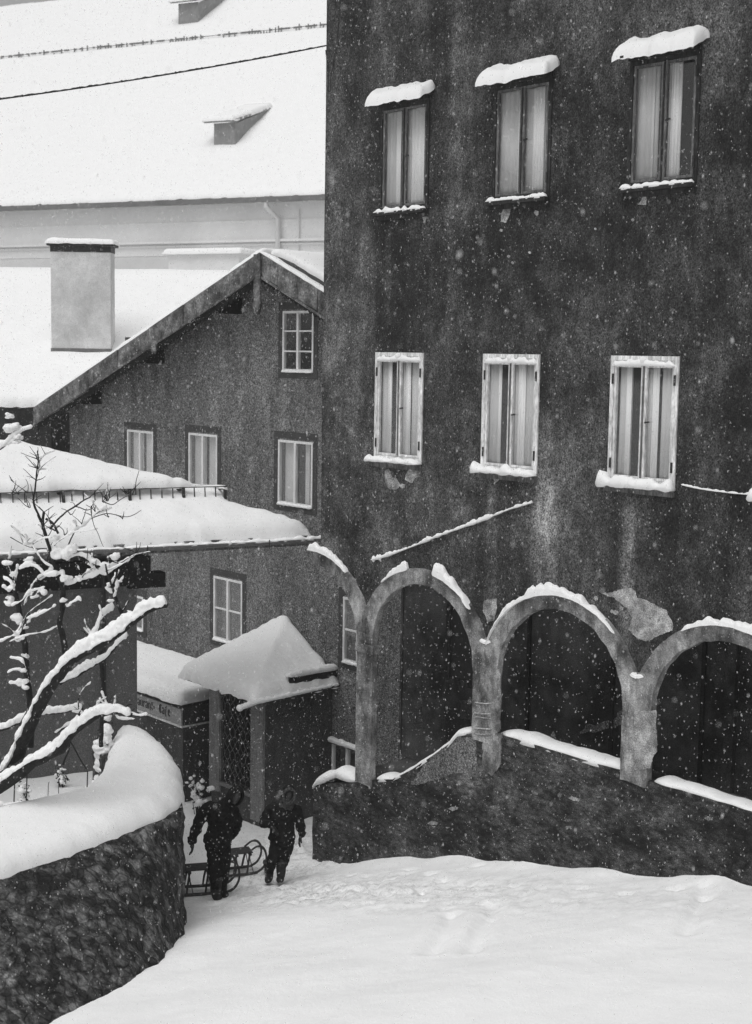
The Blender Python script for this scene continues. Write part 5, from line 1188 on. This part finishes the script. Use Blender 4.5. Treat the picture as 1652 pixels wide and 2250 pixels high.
p1, J1 = person('person in black hooded coat leaning forward beside the dark wooden sled', y1.y, dict(
    head=(517, 1750, -.34), face=(524, 1758, -.52), neck=(500, 1765, -.18), chest=(487, 1785, -.12), waist=(483, 1818, -.02), hem=(479, 1842, 0), pelvis=(478, 1848, 0),
    shL=(457, 1776, -.1), elL=(434, 1812, -.02), wrL=(422, 1846, -.06), shR=(510, 1780, -.05), elR=(519, 1812, .12), wrR=(508, 1836, .22),
    hipL=(469, 1856, 0), kneeL=(471, 1903, -.05), footL=(474, 1974, 0), hipR=(489, 1856, .02), kneeR=(491, 1900, .0), footR=(488, 1966, .25),
    _hem=.215, _waist=.19, _chest=.185, _toe=(.5, -1, 0), _handL=(.05, -.05, -1), _handR=(-.3, .5, -.8)), 1.0, (M['cloth'], M['cloth'], M['cloth']))
p2, J2 = person('person in dark jacket with fur trimmed hood walking up the lane nearest the porch', y2.y, dict(
    head=(634, 1745, -.18), face=(637, 1756, -.42), neck=(629, 1765, -.08), chest=(623, 1785, -.05), waist=(620, 1815, 0), hem=(620, 1838, 0), pelvis=(620, 1842, 0),
    shL=(597, 1776, 0), elL=(580, 1806, -.02), wrL=(594, 1812, -.2), shR=(651, 1779, 0), elR=(659, 1806, 0), wrR=(663, 1832, -.05),
    hipL=(610, 1850, 0), kneeL=(601, 1882, -.16), footL=(591, 1934, -.05), hipR=(630, 1850, 0), kneeR=(624, 1887, -.06), footR=(617, 1934, -.1),
    _hem=.20, _waist=.185, _chest=.185, _toe=(-.1, -1, 0), _handL=(.55, -.35, -.4), _handR=(-.35, -.1, -1), _fur=1), .9, (M['cloth2'], M['trouser'], M['fur']))

# ------------------------------------------------------------------ sleds
def make_sled(label):
    s = thing('sled', label, 'sled', (0,0,0), 'wooden sleds pulled through the snow')
    for sy in (-.19, .19):
        mb = MB(); pts = [(-.52, .02), (-.2, .015), (.3, .015), (.45, .03), (.57, .10), (.635, .22), (.62, .36), (.54, .45), (.43, .46), (.33, .41), (.27, .37)]
        sp = smooth_path([Vector((x, sy*(1-.12*(z > .3)), z)) for x, z in pts], 4); mb.tube(sp, [.022 if i < len(sp)*.75 else .018 for i in range(len(sp))], 8); mb.build('runner', M['sled'], s, True)
        mb = MB(); mb.tube([Vector((x, sy, z-.016)) for x, z in ((-.52, .015), (.3, .012), (.45, .02))], .010, 6); mb.build('runner_iron', M['dark_metal'], s)
    for x in (-.38, .0, .28):
        for sy in (-1, 1): mb = MB(); mb.tube(smooth_path([Vector((x-.05, sy*.19, .03)), Vector((x-.02, sy*.17, .18)), Vector((x+.02, sy*.13, .33))], 4), .022, 7); mb.build('leg', M['sled'], s, True)
        for sy in (-1, 1): mb = MB(); mb.tube([Vector((x+.08, sy*.19, .03)), Vector((x+.0, sy*.13, .33))], .009, 6); mb.build('brace', M['sled'], s, True)
        mb = MB(); mb.bar(Vector((x+.02, -.2, .34)), Vector((x+.02, .2, .34)), .05, .03); mb.build('crosspiece', M['sled'], s)
    for k in range(5): y_ = -.14 + .07*k; mb = MB(); mb.bar(Vector((-.46, y_, .365)), Vector((.36, y_, .365)), .048, .018); mb.build('slat', M['sled'], s)
    return s
def copy_tree(o, parent=None):
    c = o.copy(); C.objects.link(c)
    if parent: c.parent = parent
    for ch_ in [x for x in C.objects if x.parent == o]: copy_tree(ch_, c)
    return c
s1 = make_sled('wooden sled close behind the person in black, partly hidden by the garden wall')
q = on_ground(452, 1962); s1.location = (q.x, q.y+.1, gz(q.x, q.y)+.01); s1.rotation_euler = (0, 0, R(14)); s1.scale = (.76, .9, 1.05)
s2 = copy_tree(s1); s2['label'] = 'wooden sled with tall curled runners standing between the two people'
q = on_ground(512, 1924); s2.location = (q.x, q.y+.1, gz(q.x, q.y)+.01); s2.rotation_euler = (0, 0, R(20)); s2.scale = (.78, .85, .95)
mb = MB(); q = on_ground(545, 1905); rp0 = Vector((s2.location.x+.55, s2.location.y+.25, s2.location.z+.42)); rp1 = J2['wrL']+Vector((.05,.05,-.02))
mb.tube(smooth_path([rp0, rp0.lerp(rp1, .5)-Vector((0,0,.06)), rp1], 6), .005, 5); tag(mb.build('sled_rope', M['rope']), 'thin rope running from the curled sled to the glove', 'rope')

# ------------------------------------------------------------------ falling snow: countless flakes
def flakes(n, box, seed, rmin, rmax, near):
    rr = random.Random(seed); vs = []; fs = []
    while n > 0:
        x, y, z = rr.uniform(box[0], box[1]), rr.uniform(box[2], box[3]), rr.uniform(box[4], box[5])
        if n <= near: y = rr.uniform(3.5, 8.5); x = rr.uniform(-1.2, 1.2)*y*.25; z = 8.3 + rr.uniform(-.55, .35)*y
        if abs(x/y) > .30: continue
        a, d, _ = F.loc(Vector((x, y, 0)))
        if a > 0 and d > -.05: continue
        if a <= 0 and d > 1.9 and z < 9 and y < 34: continue
        n -= 1; r = rr.uniform(rmin, rmax)*(1+.6*rr.random()**8); o = len(vs); c = Vector((x, y, z)); ax = Vector((rr.uniform(-.25,.25), rr.uniform(-.2,.2), 1)).normalized()*r*rr.uniform(1.2, 2.6)
        e = ax.orthogonal().normalized()*r; g_ = ax.cross(e).normalized()*r
        vs += [c+ax, c-ax, c+e, c-e, c+g_, c-g_]; fs += [(o,o+2,o+4),(o,o+4,o+3),(o,o+3,o+5),(o,o+5,o+2),(o+1,o+4,o+2),(o+1,o+3,o+4),(o+1,o+5,o+3),(o+1,o+2,o+5)]
    me = bpy.data.meshes.new('falling_snow'); me.from_pydata([tuple(v) for v in vs], [], fs); o = link('falling_snow', me, M['flake']); o['kind'] = 'stuff'
    tag(o, 'falling snowflakes filling the air over the lane', 'snowfall'); return o
flakes(62000, (-8, 8, 8.5, 30, .2, 15), 5, .0019, .0046, 700)

# ------------------------------------------------------------------ the thick winter air
HAZE = 0.0013
if HAZE:
    mb = MB(); mb.box(Frame((0,0,0), (1,0,0), (0,1,0)), -150, 150, -40, 250, -6, 55); hz = mb.build('haze', None)
    m = bpy.data.materials.new('winter_air'); m.use_nodes = True; nt = m.node_tree; nt.nodes.clear(); o_ = nt.nodes.new('ShaderNodeOutputMaterial'); v_ = nt.nodes.new('ShaderNodeVolumePrincipled')
    v_.inputs['Color'].default_value = (.95,.95,.95,1); v_.inputs['Density'].default_value = HAZE; v_.inputs['Anisotropy'].default_value = 0; nt.links.new(v_.outputs[0], o_.inputs['Volume'])
    hz.data.materials.append(m); hz['kind'] = 'stuff'; tag(hz, 'pale winter haze between the near and far buildings', 'haze')
